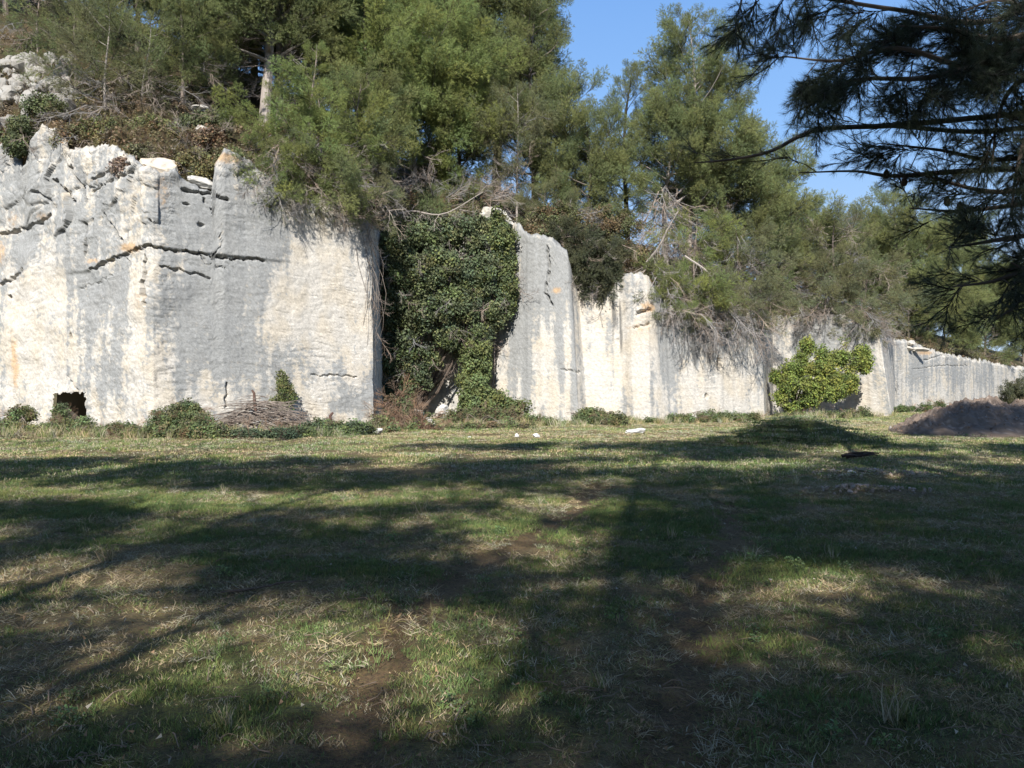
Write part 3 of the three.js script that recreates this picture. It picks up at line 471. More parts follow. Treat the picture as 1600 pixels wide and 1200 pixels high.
overhang(1165, 39.5, 1.5, 'twiggy pine hanging at the right end of the streaked cliff', { tint: GREYISH, geos: thinBoughs });
overhang(1345, 43, 1.4, 'grey-green pine hanging over the cliff end right of the bright shrub', { tint: GREYISH });
// shrubs and overhanging growth on the rim: volumes of clumps around a few stems
function shrub(o) {
  const R = rng(o.seed), g = thing(o.name, o.label, o.category ?? 'shrub', o.pos, o.group), st = new Shape(), items = [], dead = [];
  for (const [px, py, d, rx, ry, n, rz] of o.blobs) {
    const c = at(px, py, d).sub(o.pos), ex = rx / FOCAL * d, ey = ry / FOCAL * d, ez = rz ?? Math.min(ex, ey);
    st.tube(curve(V((R() - .5) * .2, 0, (R() - .5) * .2), c, o.sag ?? .1, R, 5, .08), o.stem ?? .035, .01, o.bark ?? BARK, 4);
    for (let k = 0; k < 5; k++) st.tube(curve(c.clone().multiplyScalar(.6 + .3 * R()), c.clone().add(V((R() - .5) * 1.6 * ex, (R() - .5) * 1.6 * ey, (R() - .5) * 1.4 * ez)), .05, R, 4, .1), .014, .005, o.bark ?? BARK, 3);
    for (let k = 0; k < n * (o.many ?? .3); k++) {
      const q = randDir(R), f = Math.pow(R(), o.shell ?? .45) * (.92 + .42 * n3(c.x + q.x * 2.1, c.y + q.y * 2.1, q.z * 2.1)), p = V(c.x + q.x * ex * f, c.y + q.y * ey * f, c.z + q.z * ez * f);
      if (n3((p.x + o.pos.x) * 1.5, (p.y + o.pos.y) * 1.5, (p.z + o.pos.z) * 1.5) > (o.gap ?? .45)) continue;
      if (p.y + o.pos.y < groundY(p.x + o.pos.x, p.z + o.pos.z) + .02) continue;
      items.push([p, q.clone().multiplyScalar(.6).add(V(0, o.rise ?? .4, 0)).addScaledVector(randDir(R), .5).normalize(), (o.size ?? 1) * (.7 + .6 * R()), vary(o.tints ? o.tints[R() * o.tints.length | 0] : o.tint, R, .25)]);
    }
    for (let k = 0; k < (o.dead ?? 0) * .4; k++) { const q = randDir(R); dead.push([V(c.x + q.x * ex * .7, c.y + q.y * ey * .7, c.z + q.z * ez * .8), V(q.x, (o.deadRise ?? 0) + q.y * .5, q.z).normalize(), (.6 + .7 * R()) * (o.deadSize ?? 1), vary([1, 1, 1], R, .25)]); }
  }
  part(o.stemName ?? 'stems', st.geometry(), M.bark, g, 'stuff');
  crownOf(g, R, o.geos, o.mat ?? M.leaf, items, o.crown ?? 'leaves');
  scatter('dead_twigs', (o.deadGeos ?? bareTwigs)[0], M.dry, dead, g, R);
  return g;
}
const IVY = [0.1, 0.135, 0.062], IVY2 = [0.14, 0.18, 0.06], BRAMBLE = [0.13, 0.185, 0.06];
// ivy filling the recess
shrub({ seed: 301, name: 'ivy_thicket', category: 'ivy', label: 'huge dark ivy thicket filling the recess right of the tall cliff block', pos: V(-4.6, 0, -36.6), stem: .07, bark: [.13, .1, .08], geos: ivyClumps, mat: M.ivy, tints: [IVY, IVY, IVY2, [.16, .185, .08], [.08, .105, .05]], rise: -.3, shell: .6, size: .58, gap: .12, dead: 8, deadRise: -.6,
  many: .55, blobs: [[618, 392, 35.6, 30, 40, 420, .5], [655, 372, 36, 40, 30, 480, .6], [700, 362, 36.4, 40, 26, 460, .6], [745, 372, 36.8, 34, 30, 420, .6], [780, 400, 36.9, 22, 36, 260, .4], [790, 455, 36.6, 14, 34, 160, .3], [640, 430, 35.6, 44, 34, 600, .7], [690, 420, 35.8, 40, 34, 560, .7], [742, 430, 36.2, 36, 34, 480, .6], [772, 490, 36.4, 20, 30, 200, .4], [715, 475, 35.9, 40, 30, 480, .6], [660, 485, 35.6, 40, 34, 500, .6], [618, 470, 35.6, 24, 50, 340, .5], [745, 525, 36.3, 26, 24, 240, .4], [700, 525, 36, 24, 20, 200, .4], [640, 540, 35.8, 34, 24, 260, .5], [606, 560, 35.9, 16, 60, 260, .4], [648, 588, 36, 26, 24, 170, .4], [626, 622, 36, 20, 22, 120, .4], [604, 630, 36, 14, 26, 110, .4], [672, 560, 36, 12, 16, 60, .3], [718, 548, 36.6, 7, 14, 40, .2]] });
shrub({ seed: 302, name: 'ivy_column', category: 'ivy', label: 'yellower ivy column climbing the left edge of the sawn cliff', pos: V(-1.4, 0, -36.4), geos: ivyClumps, mat: M.ivy, size: .55, many: .7, gap: .3, tints: [IVY2, IVY2, [0.1, .12, .03]], rise: 0, shell: .3,
  blobs: [[740, 600, 35.6, 24, 50, 350], [745, 560, 35.8, 20, 40, 220], [752, 632, 35.2, 40, 24, 350], [785, 640, 35, 34, 18, 220], [783, 380, 37, 20, 46, 260], [795, 450, 36.6, 12, 34, 120]] });
shrub({ seed: 303, name: 'hanging_evergreen', label: 'dense dark evergreen shrub hanging over the notch of the sawn cliff', pos: onHill(935, 38.6), geos: scaleClumps, mat: M.needle, tints: [[.07, .085, .035], [.09, .1, .045]], rise: -.1, size: .9, dead: 10, crown: 'needles', deadRise: -.7,
  blobs: [[905, 385, 37.4, 32, 22, 350], [930, 415, 37, 38, 34, 800], [915, 445, 36.9, 22, 22, 300], [950, 455, 36.8, 16, 20, 180], [880, 360, 37.6, 26, 14, 200], [960, 390, 37.6, 24, 22, 250]] });
shrub({ seed: 304, name: 'bright_shrub', category: 'tree', label: 'bright yellow-green leafy small tree in front of the dark cliff cleft', pos: V(14.6, 0, -40.8), stem: .07, bark: [.07, .055, .04], geos: leafClumps, tints: [[.21, .26, .045], [.27, .29, .055], [.14, .195, .035], [.17, .22, .04]], size: .85, rise: .5, sag: .3, shell: .7, gap: .2,
  many: .75, blobs: [[1262, 540, 40, 8, 16, 40], [1258, 560, 39.8, 13, 12, 60], [1240, 578, 39.6, 18, 13, 90], [1236, 602, 39.4, 18, 13, 90], [1222, 622, 39.6, 10, 14, 40], [1275, 578, 39.3, 20, 13, 110], [1270, 602, 39.2, 22, 14, 120], [1300, 590, 39.2, 20, 13, 110], [1290, 568, 39.5, 18, 14, 100], [1282, 552, 39.9, 10, 10, 40], [1312, 560, 39.8, 12, 14, 60], [1330, 575, 39.6, 18, 12, 90], [1348, 552, 40, 12, 12, 55], [1352, 570, 39.8, 10, 9, 40], [1322, 600, 39.4, 22, 12, 100], [1300, 614, 39.2, 22, 11, 95], [1262, 625, 39.4, 18, 11, 70], [1240, 640, 39.8, 12, 8, 30], [1214, 590, 40, 7, 14, 28], [1325, 536, 40.4, 6, 10, 20]] });
// rim scrub
const rimScrub = (seed, label, px, d, blobs, o = {}) => shrub({ seed, name: 'rim_scrub', label, pos: onHill(px, d), geos: leafClumps, tints: [[.136, .144, .048], [.176, .160, .072]], blobs, group: 'low scrub along the cliff rim', dead: 12, size: .7, many: .55, gap: .3, ...o });
rimScrub(311, 'dark green bush beside the leftmost rock spur', 40, 31.2, [[35, 200, 30.6, 20, 22, 160], [24, 228, 30.2, 14, 14, 120], [70, 165, 31, 34, 14, 160]], { tints: [[.096, .120, .040]] });
rimScrub(312, 'brown dry scrub hanging behind the rock spur', 105, 30.4, [[110, 215, 30, 30, 14, 120], [140, 205, 30.2, 40, 14, 140]], { tints: [[.224, .160, .088], [.160, .152, .056]] });
rimScrub(313, 'low green cushion of scrub above the cracked corner', 190, 30.2, [[170, 205, 30.2, 50, 14, 200], [230, 205, 30.4, 50, 18, 240]], { tints: [[.160, .184, .056]] });
rimScrub(314, 'russet bush behind the rounded cream boulder', 305, 30.6, [[310, 222, 30.4, 32, 18, 200], [330, 215, 30.6, 24, 16, 120]], { tints: [[.2, .125, .075], [.17, .13, .07]] });
rimScrub(315, 'dry brown scrub in the dip between two rim boulders', 305, 29.8, [[300, 252, 29.4, 36, 18, 220], [318, 268, 29.2, 22, 12, 110]], { tints: [[.208, .160, .072], [.160, .160, .056]] });
rimScrub(316, 'green bush above the russet bush', 330, 31.8, [[325, 192, 31.6, 46, 18, 260], [290, 205, 31.6, 30, 14, 140]], { tints: [[.120, .144, .056]] });
rimScrub(317, 'small grey tuft on the cliff corner', 200, 28.6, [[195, 262, 28.1, 22, 9, 80]], { tints: [[.256, .192, .144]], dead: 20, deadSize: .5 });
rimScrub(318, 'drooping needles spilling down the cliff right of the upper boulder', 405, 30.8, [[405, 285, 30, 20, 45, 170], [425, 320, 30.2, 24, 24, 110], [470, 315, 31, 45, 22, 220], [530, 330, 32, 40, 18, 200]], { geos: thinSprays, mat: M.needle, crown: 'needles', tints: [OLIVE, GREYISH], rise: -.5, dead: 24, deadRise: -.8, size: .9 });
rimScrub(319, 'tangled dry scrub above the ivy thicket', 640, 39, [[610, 315, 36.5, 50, 25, 260], [680, 320, 37.4, 60, 22, 300], [740, 315, 38.4, 36, 20, 160]], { geos: thinSprays, mat: M.needle, crown: 'needles', tints: [GREYISH, OLIVE, [.256, .160, .080]], rise: -.1, dead: 60, deadSize: 1.3 });
rimScrub(320, 'mixed low scrub on the sawn cliff top', 860, 38.2, [[845, 365, 37.8, 30, 12, 120], [870, 340, 38.6, 50, 22, 260], [960, 350, 39, 60, 25, 300], [1000, 400, 38, 26, 18, 160]], { tints: [[.128, .144, .048], [.192, .144, .072]] });
rimScrub(321, 'brown scrub at the foot of the hanging dead branches', 1030, 37.8, [[1015, 420, 37.4, 16, 16, 90], [1045, 455, 37.2, 22, 24, 150]], { geos: sprays, mat: M.needle, crown: 'needles', tints: [FRESH, OLIVE], dead: 30, deadRise: -.8, size: .8 });
rimScrub(322, 'dead grey tangle trailing down the streaked cliff', 1100, 38.6, [[1075, 490, 37.2, 36, 34, 130], [1120, 495, 37.8, 40, 34, 140], [1165, 505, 38.6, 36, 34, 130]], { geos: thinSprays, mat: M.needle, crown: 'needles', tints: [GREYISH, OLIVE], rise: -.5, dead: 90, deadRise: -1, deadSize: 1.3 });
rimScrub(323, 'grey twiggy fringe over the cliff behind the bright shrub', 1280, 44, [[1250, 485, 43.4, 40, 16, 120], [1300, 480, 43, 40, 16, 120], [1350, 505, 42, 26, 26, 170]], { geos: thinSprays, mat: M.needle, crown: 'needles', tints: [GREYISH], rise: -.4, dead: 70, deadRise: -.8 });
rimScrub(324, 'green fringe along the rim of the far cliff', 1480, 58, [[1470, 535, 57, 50, 18, 260], [1530, 548, 63, 40, 14, 180], [1570, 560, 70, 26, 12, 120]], { geos: sprays, mat: M.needle, crown: 'needles', tints: [OLIVE], dead: 4 });

{ // grass, litter and small plants under the pines
  const R = rng(390), dry = [], low = [], g = new THREE.Group(); g.name = 'undergrowth'; g.userData = { kind: 'stuff', label: 'dry grass and low plants covering the slope under the pines' }; scene.add(g);
  for (let k = 0; k < 2600; k++) { const px = -60 + R() * 1640, d = table(rimDist, px) + .7 + 9 * R() * R(), p = onHill(px, d); (R() < .6 ? dry : low).push([p, V((R() - .5) * .5, 1, .2 + (R() - .5) * .5).normalize(), .5 + .7 * R(), R() < .5 ? vary([.2, .19, .085], R) : vary([.24, .18, .105], R)]); }
  crownOf(g, R, thinSprays, M.needle, dry, 'dry_grass'); crownOf(g, R, leafClumps, M.leaf, low, 'low_plants');
}
// ---------------------------------------------------------------- growth along the cliff foot
const lowGrowth = (seed, label, pos, blobs, o = {}) => shrub({ seed, name: 'bramble', category: 'bramble', label, pos, geos: leafClumps, tints: [BRAMBLE, [.15, .17, .055], [.09, .13, .045], [.17, .15, .07]], blobs, group: 'brambles along the cliff foot', dead: 24, deadSize: .6, deadGeos: brownTwigs, size: .55, many: .6, gap: .4, sag: .25, stem: .014, rise: .5, shell: .4, ...o });
const foot = (px, d) => { const [x, z] = bearing(px, d); return V(x, groundY(x, z), z); };
lowGrowth(401, 'low brambles at the far left in front of the cream wall', foot(40, 26.5), [[20, 675, 26.5, 50, 16, 420], [80, 678, 26.2, 40, 14, 320], [10, 690, 24, 40, 7, 200], [35, 648, 27.6, 24, 10, 90]]);
lowGrowth(402, 'leggy weeds growing up in front of the dark opening', foot(110, 26), [[95, 662, 27, 14, 26, 110], [125, 672, 26.2, 28, 18, 220], [165, 680, 25.4, 40, 10, 240]], { dead: 16 });
lowGrowth(403, 'low green strip between the dark opening and the bramble mound', foot(200, 25.2), [[190, 676, 25.4, 36, 10, 240], [215, 684, 24.4, 40, 8, 240]]);
lowGrowth(404, 'big rounded bramble mound left of the brush pile', foot(290, 25.2), [[275, 660, 25.4, 44, 22, 560], [300, 668, 24.8, 46, 20, 560], [330, 680, 24.2, 46, 12, 400], [255, 680, 24.4, 40, 12, 340], [295, 640, 25.6, 24, 8, 120]], { dead: 20 });
lowGrowth(405, 'blue-green bramble patch in front of the brush pile', foot(400, 24.6), [[390, 685, 24.2, 40, 9, 320], [435, 684, 24.2, 28, 9, 220]], { tints: [[.07, .11, .05], [.06, .1, .045]] });
lowGrowth(406, 'bramble bank right of the brush pile', foot(510, 25.5), [[500, 674, 25.6, 36, 16, 460], [545, 676, 25.6, 40, 13, 400], [470, 680, 24.8, 20, 9, 130]], { tints: [[.07, .11, .05], BRAMBLE] });
lowGrowth(407, 'grassy green tuft at the right corner of the tall block', foot(600, 27.4), [[600, 668, 27.4, 16, 14, 140], [582, 672, 27, 14, 9, 90]]);
lowGrowth(408, 'rusty dry bramble heap below the ivy thicket', foot(640, 29.5), [[640, 660, 30, 36, 22, 260], [660, 675, 28.4, 40, 12, 240], [620, 640, 32, 22, 26, 160]], { tints: [[.15, .085, .05], [.12, .09, .045], BRAMBLE], dead: 60, deadSize: .9 });
lowGrowth(409, 'green and brown weeds at the foot of the ivy column', foot(750, 31.5), [[720, 652, 33, 30, 12, 200], [770, 655, 32.5, 44, 14, 380], [830, 662, 31.4, 46, 11, 330], [790, 672, 29, 60, 8, 300], [720, 672, 29, 40, 7, 160]], { tints: [[.1, .11, .035], [.13, .1, .05], BRAMBLE], dead: 26 });
lowGrowth(410, 'dark green bramble clump at the foot of the sawn cliff', foot(940, 31.8), [[925, 655, 32.4, 30, 14, 340], [955, 660, 31.8, 28, 11, 260]]);
lowGrowth(411, 'thin weed strip along the streaked cliff foot', foot(1050, 34), [[1020, 662, 33.2, 34, 6, 150], [1070, 658, 34, 34, 8, 200], [1115, 655, 34.6, 30, 10, 220], [1160, 656, 35, 34, 9, 220]], { tints: [[.1, .12, .035], BRAMBLE] });
lowGrowth(412, 'weeds at the foot of the bright shrub', foot(1300, 38), [[1250, 652, 39, 40, 7, 180], [1310, 652, 38.6, 34, 8, 190], [1345, 648, 39, 18, 9, 120]], { tints: [[.09, .12, .035]] });
lowGrowth(413, 'green patch of brambles at the foot of the far cliff', foot(1425, 46), [[1415, 642, 46.5, 26, 8, 220], [1445, 640, 47, 24, 7, 170], [1468, 634, 49, 8, 8, 40]], { tints: [[.08, .12, .03]] });
lowGrowth(414, 'round olive bush at the right edge behind the soil heap', foot(1590, 50), [[1585, 620, 50, 24, 26, 420], [1610, 610, 51, 30, 30, 380]], { tints: [[.07, .08, .03]] });
shrub({ seed: 420, name: 'wall_climber', category: 'climber', label: 'small pointed climber standing against the wall above the brush pile', pos: foot(448, 28.6), geos: leafClumps, tints: [[.1, .13, .03], [.13, .14, .04]], size: .6, stem: .02, sag: 0, blobs: [[446, 628, 29.4, 16, 16, 120], [444, 606, 29.8, 11, 20, 110], [438, 590, 30, 5, 12, 30]], dead: 4, deadSize: .5 });
{ // brush pile of cut sticks
  const R = rng(431), g = thing('brush_pile', 'heap of grey cut sticks piled against the tall cliff block', 'brush pile', foot(412, 27.2)), sh = new Shape(), st = new Shape();
  for (let k = 0; k < 420; k++) { const a = (R() - .5) * 3.0, hgt = Math.max(.05, 1.25 * (1 - Math.abs(a) / 1.75)) * Math.pow(R(), .6), p = V(a, hgt, (R() - .5) * 1.2), d = V((R() < .5 ? -1 : 1) * (.6 + R()), -.25 + .5 * (R() - .4), (R() - .5) * .8).normalize(), L = .5 + R() * .9, c = .7 + .6 * R(), q = p.clone().addScaledVector(d, L); if (q.y < .02) q.y = .02; sh.tube(curve(p, q, .05, R, 3, .06), .014 * (.6 + R()), .005, [.2 * c, .165 * c, .14 * c], 4); }
  part('sticks', sh.geometry(), M.bark, g, 'stuff');
  st.tube([V(-.2, .5, .1), V(-.28, 1.05, .1), V(-.3, 1.35, .08), V(-.38, 1.45, .06)], .06, .035, [.1, .06, .045], 6); part('stump', st.geometry(), M.bark, g);
}
{ const R = rng(433), sh = new Shape(); sh.tube([V(0, 0, 0), V(.03, .25, 0), V(0, .5, .02), V(.1, .62, 0)], .07, .04, [.1, .055, .045], 6); sh.tube([V(.02, .3, 0), V(-.12, .45, .02)], .03, .015, [.1, .055, .045], 5); single('dead_stump', sh.geometry(), M.bark, 'short dark dead stump against the foot of the tall block', 'stump', foot(516, 28.6)); }
function stickMesh(list, n, R, col, r) { const sh = new Shape(); for (const [a, b, sag, wob] of list) sh.tube(curve(a, b, sag, R, n, wob), r, r * .3, col, 4); return sh.geometry(); }
{ // bare vines and roots hanging beside the recess
  const R = rng(440), o = at(572, 340, 32.4), g = thing('hanging_vine', 'long bare grey vines hanging down the right edge of the tall block', 'vine', o), lines = [];
  for (let k = 0; k < 30; k++) { const p0 = at(545 + R() * 42, 335 + R() * 90, 31.9 + R() * .6).sub(o), p1 = at(552 + R() * 40 + k * .2, 460 + R() * 160, 31.9 + R() * .7).sub(o); lines.push([p0, p1, (R() - .5) * .3, .1]); }
  part('vine_stems', stickMesh(lines, 8, R, [.19, .16, .135], .012), M.bark, g, 'stuff');
  const dead = []; for (let k = 0; k < 40; k++) dead.push([at(548 + R() * 42, 350 + R() * 190, 32 + R() * .6).sub(o), V((R() - .5) * 1.2, -1, (R() - .5)).normalize(), .5 + R() * .7, vary([.75, .72, .7], R)]);
  scatter('dead_twigs', bareTwigs[0], M.dry, dead, g, R);
}
[['long pale dead limb slanting above the ivy thicket', [[595, 345, 36], [640, 330, 35.8], [690, 335, 35.6], [755, 300, 35.8]]], ['crooked pale dead branch over the tall block edge', [[500, 330, 32], [530, 290, 31.6], [545, 250, 31.6], [520, 300, 31.4]]], ['pale dead branch sticking out of the hanging tangle', [[1010, 410, 37.4], [1030, 385, 37], [1042, 360, 37], [1060, 330, 37]]], ['forked pale branch below the rounded shoulder pine', [[1190, 235, 43], [1165, 260, 42.6], [1150, 285, 42.6], [1170, 250, 42]]], ['long grey branch arching above the streaked cliff', [[1070, 400, 38], [1110, 430, 37.4], [1130, 480, 37.2], [1140, 520, 37.2]]]].forEach(([label, pts], i) => {
  const R = rng(450 + i), o = at(...pts[0]), g = thing('dead_branch', label, 'branch', o, 'bare dead branches over the cliff'), sh = new Shape(), P = pts.map((p) => at(...p).sub(o));
  const cr = new THREE.CatmullRomCurve3(P).getPoints(14); sh.tube(cr, .05, .015, PALE, 5); part('limb', sh.geometry(), M.bark, g);
  const dead = cr.slice(2).flatMap((p) => [0, 1].map(() => [p, randDir(R).add(V(0, -.3, 0)).normalize(), .4 + R() * .6, [1.1, 1.1, 1.1]])); scatter('dead_twigs', bareTwigs[1], M.dry, dead, g, R);
});

// ---------------------------------------------------------------- stones
function rockShape(seed, sx, sy, sz, rough = .22, detail = 2, tint = [.48, .45, .4]) {
  const g0 = new THREE.IcosahedronGeometry(1, detail), R = rng(seed), k = R() * 50, p = g0.attributes.position, col = [], planes = []; for (let i = 0; i < 10; i++) planes.push([randDir(R), .5 + .32 * R()]);
  for (let i = 0; i < p.count; i++) {
    const v = V(p.getX(i), p.getY(i), p.getZ(i)); for (const [n, d] of planes) { const q = v.dot(n); if (q > d) v.addScaledVector(n, d - q); }
    v.multiplyScalar(1 + rough * fbm3(v.x * 1.4 + k, v.y * 1.4, v.z * 1.4, 3)); const m = 1 + .35 * fbm3(v.x * 2 + k, v.y * 2, v.z * 2, 3), gy = smooth(0, .5, fbm3(v.x + k, v.y + 3, v.z, 2));
    p.setXYZ(i, v.x * sx, v.y * sy, v.z * sz); col.push(lerp(tint[0], .36, gy * .6) * m, lerp(tint[1], .36, gy * .6) * m, lerp(tint[2], .35, gy * .6) * m);
  }
  g0.setAttribute('color', new THREE.Float32BufferAttribute(col, 3)); g0.deleteAttribute('uv'); g0.computeVertexNormals(); return g0;
}
const stone = (name, label, cat, pos, seed, sx, sy, sz, o = {}) => { const m = single(name, rockShape(seed, sx, sy, sz, o.rough, o.detail ?? 3, o.tint), M.stone, label, cat, pos, o.group); m.rotation.set(o.rx ?? 0, o.ry ?? seed, o.rz ?? 0); return m; };
stone('rim_boulder', 'rounded cream boulder on the rim above the cliff corner', 'boulder', at(247, 266, 28.4), 501, .75, .5, .6, { ry: .2, tint: [0.53, 0.46, 0.37] });
stone('rim_boulder', 'flat white slab lying in the dip of the rim', 'boulder', at(314, 285, 29), 502, .62, .2, .4, { ry: .1, rz: -.18, tint: [0.54, 0.52, 0.48] });
stone('rim_boulder', 'squared white block leaning at the top of the ivy', 'boulder', at(777, 340, 37.6), 503, .85, .42, .5, { ry: .1, rz: -.35, tint: [0.53, 0.50, 0.44] });
stone('rim_boulder', 'small grey boulder half hidden in the scrub', 'boulder', at(225, 228, 29.8), 504, .35, .4, .35, {});
stone('rim_boulder', 'pale boulder showing through the russet bush', 'boulder', at(318, 205, 30.9), 505, .4, .3, .35, {});
stone('rim_boulder', 'grey stone beside the green bush above the russet one', 'boulder', at(310, 172, 32.4), 506, .55, .2, .35, {});
stone('rim_boulder', 'grey ledge stone left of the russet bush', 'boulder', at(268, 236, 29.9), 507, .6, .25, .35, {});
[[1408, 545, .34, .26], [1424, 540, .36, .25], [1416, 548, .3, .22], [1438, 549, .3, .2], [1400, 549, .28, .22]].forEach(([px, py, a, b], i) => stone('far_boulder', ['top left boulder of the white pile on the far cliff rim', 'topmost boulder of the white pile on the far cliff rim', 'middle boulder of the white pile on the far cliff rim', 'right boulder of the white pile on the far cliff rim', 'lowest left boulder of the white pile on the far cliff rim'][i], 'boulder', at(px, py - 3, 52), 520 + i, a, b, .6, { group: 'white boulders on the far rim' }));
{ // rubble of quarry waste at the upper left
  const R = rng(530), geos = []; for (let i = 0; i < 8; i++) geos.push(rockShape(540 + i, 1, .75 + .25 * R(), .8, .14, 2, [.29, .275, .25]));
  for (let k = 0; k < 170; k++) {
    const px = -20 + R() * 135, py = 55 + R() * 112 + px * .1, t = (175 - py) / 130, d = 31.4 + t * 5.2, p = onHill(px, d), s = .13 + .4 * Math.pow(R(), 2.4), m = single('rubble_stone', geos[k % 8], M.stone, 'angular grey stone in the rubble slope at the upper left', 'stone', p.add(V(0, s * .4, .1)), 'rubble stones on the upper left slope');
    m.scale.set(s * (1 + R() * .5), s, s * (1 + R() * .3)); m.rotation.set(R() * 3, R() * 6, R() * 3);
  }
}
stone('white_rock', 'largest white rock lying on the grass before the cliff', 'rock', foot(996, 26.6).add(V(0, .06, 0)), 560, .42, .13, .25, { ry: .3, tint: [.57, .56, .53] });
stone('white_rock', 'fist-sized white rock left of the largest one', 'rock', foot(838, 24.4).add(V(0, .05, 0)), 561, .15, .09, .12, { tint: [.57, .56, .53] });
stone('white_rock', 'white rock lying by the tuft at the block corner', 'rock', foot(588, 26.3).add(V(0, .09, 0)), 562, .24, .13, .18, { rz: -.3, tint: [.57, .56, .53] });
stone('white_rock', 'tiny white pebble between the ivy heap and the largest rock', 'rock', foot(733, 24.4).add(V(0, .03, 0)), 563, .07, .05, .06, { tint: [.57, .56, .53] });
stone('white_rock', 'small pale rock just left of the fist-sized one', 'rock', foot(808, 24.8).add(V(0, .04, 0)), 564, .13, .08, .1, { tint: [.62, .6, .56] });
stone('white_rock', 'pale stone on the earth ridge in the shaded meadow', 'rock', foot(1330, 13.9).add(V(0, .05, 0)), 565, .09, .05, .07, { tint: [.6, .57, .5] });
[[655, 650, 32, .22, .36], [668, 660, 31.5, .45, .22], [680, 668, 30.2, .5, .12], [640, 655, 32.4, .3, .25], [690, 640, 33.5, .3, .22]].forEach(([px, py, d, a, b], i) => stone('fallen_block', ['upright fallen white block under the ivy', 'slanting white block below the upright one', 'long white slab end reaching the grass under the ivy', 'squat white block at the left of the fallen group', 'small white block at the back of the fallen group'][i], 'rock', at(px, py, d), 570 + i, a, b, .3, { rz: -.5, group: 'fallen white blocks under the ivy', tint: [0.53, 0.50, 0.46] }));

{ // soil heap at the right
  const R = rng(590), o = foot(1552, 27), g = thing('soil_heap', 'heap of dark brown soil and chips at the right', 'soil heap', V(o.x, 0, o.z)), pos = [], col = [], idx = [], NR = 70, NA = 150;
  for (let i = 0; i <= NR; i++) for (let k = 0; k <= NA; k++) {
    const t = i / NR, a = k / NA * 6.283185, x = Math.cos(a) * 3.9 * t, z = Math.sin(a) * 2.9 * t, wx = x + .5, h1 = 1.22 * Math.pow(Math.max(0, 1 - Math.hypot((wx - .15) / 3.0, z / 2.5)), .82), h2 = 1.02 * Math.pow(Math.max(0, 1 - Math.hypot((wx - 1.5) / 2.9, z / 2.5)), .85);
    const n = fbm3(x * 1.3, 1, z * 1.3, 3) * .22 + fbm3(x * 4, 2, z * 4, 3) * .14 + fbm3(x * 12, 3, z * 12, 2) * .045, h = Math.max(h1, h2), y = h > 0 ? h + n * smooth(0, .3, h) + .02 : -.1;
    pos.push(x, y, z); const m = 1 + .6 * fbm3(x * 9, 5, z * 9, 3), w = smooth(.28, .5, fbm3(x * 7, 9, z * 7, 2)); col.push(lerp(.165, .29, w) * m, lerp(.125, .24, w) * m, lerp(.098, .2, w) * m);
  }
  for (let i = 0; i < NR; i++) for (let k = 0; k < NA; k++) { const a = i * (NA + 1) + k, b = a + NA + 1; idx.push(a, a + 1, b, a + 1, b + 1, b); }
  const ge = new THREE.BufferGeometry(); ge.setAttribute('position', new THREE.Float32BufferAttribute(pos, 3)); ge.setAttribute('color', new THREE.Float32BufferAttribute(col, 3)); ge.setIndex(idx); ge.computeVertexNormals();
  part('soil', ge, M.stone, g);
  const cl = [rockShape(595, 1, .8, .9, .3, 1, [.2, .135, .095]), rockShape(596, 1, .7, .9, .3, 1, [.3, .26, .22])];
  cl.forEach((c, j) => { const it = []; for (let k = 0; k < (j ? 70 : 800); k++) { const i = (10 + Math.pow(R(), .7) * 52 | 0) * (NA + 1) + (R() * NA | 0); it.push([V(pos[i * 3], pos[i * 3 + 1], pos[i * 3 + 2]), randDir(R), .025 + .1 * R() * R() * R(), vary([1, 1, 1], R, .3)]); } scatter(j ? 'chips' : 'clods', c, M.stone, it, g, R); });
}
{ // rotten wood and turned earth on the meadow
  const R = rng(600), o = foot(1345, 17.6), g = thing('rotten_log', 'broken dark rotten log lying at the right foot of the grassy mound', 'log', o), sh = new Shape();
  g.scale.setScalar(.6);
  for (let k = 0; k < 12; k++) { const x = (R() - .5) * .8, c = .6 + .6 * R(); sh.tube(curve(V(x - .3, .05 + R() * .12, (R() - .5) * .3), V(x + .3, .06 + R() * .2, (R() - .5) * .3), .02, R, 4, .08), .05 * (.5 + R()), .02, [.07 * c, .05 * c, .04 * c], 5); }
  part('wood', sh.geometry(), M.bark, g);
  const cl = rockShape(605, 1, .6, .8, .3, 1, [.3, .23, .18]), it = []; for (let k = 0; k < 260; k++) { const q = R() < .5 ? [6.4, -14.2, 1.4, .4] : [5.3, -12, 1.2, .3], x = q[0] + (R() + R() - 1) * q[2], z = q[1] + (R() + R() - 1) * q[3]; it.push([V(x, groundY(x, z) + .01, z), randDir(R), .015 + .05 * R() * R(), vary([1, 1, 1], R, .3)]); }
  const cg = new THREE.Group(); cg.name = 'earth_clods'; cg.userData = { kind: 'stuff', label: 'scattered clods of turned earth on the shaded meadow' }; scene.add(cg); scatter('clods', cl, M.stone, it, cg, R);
}

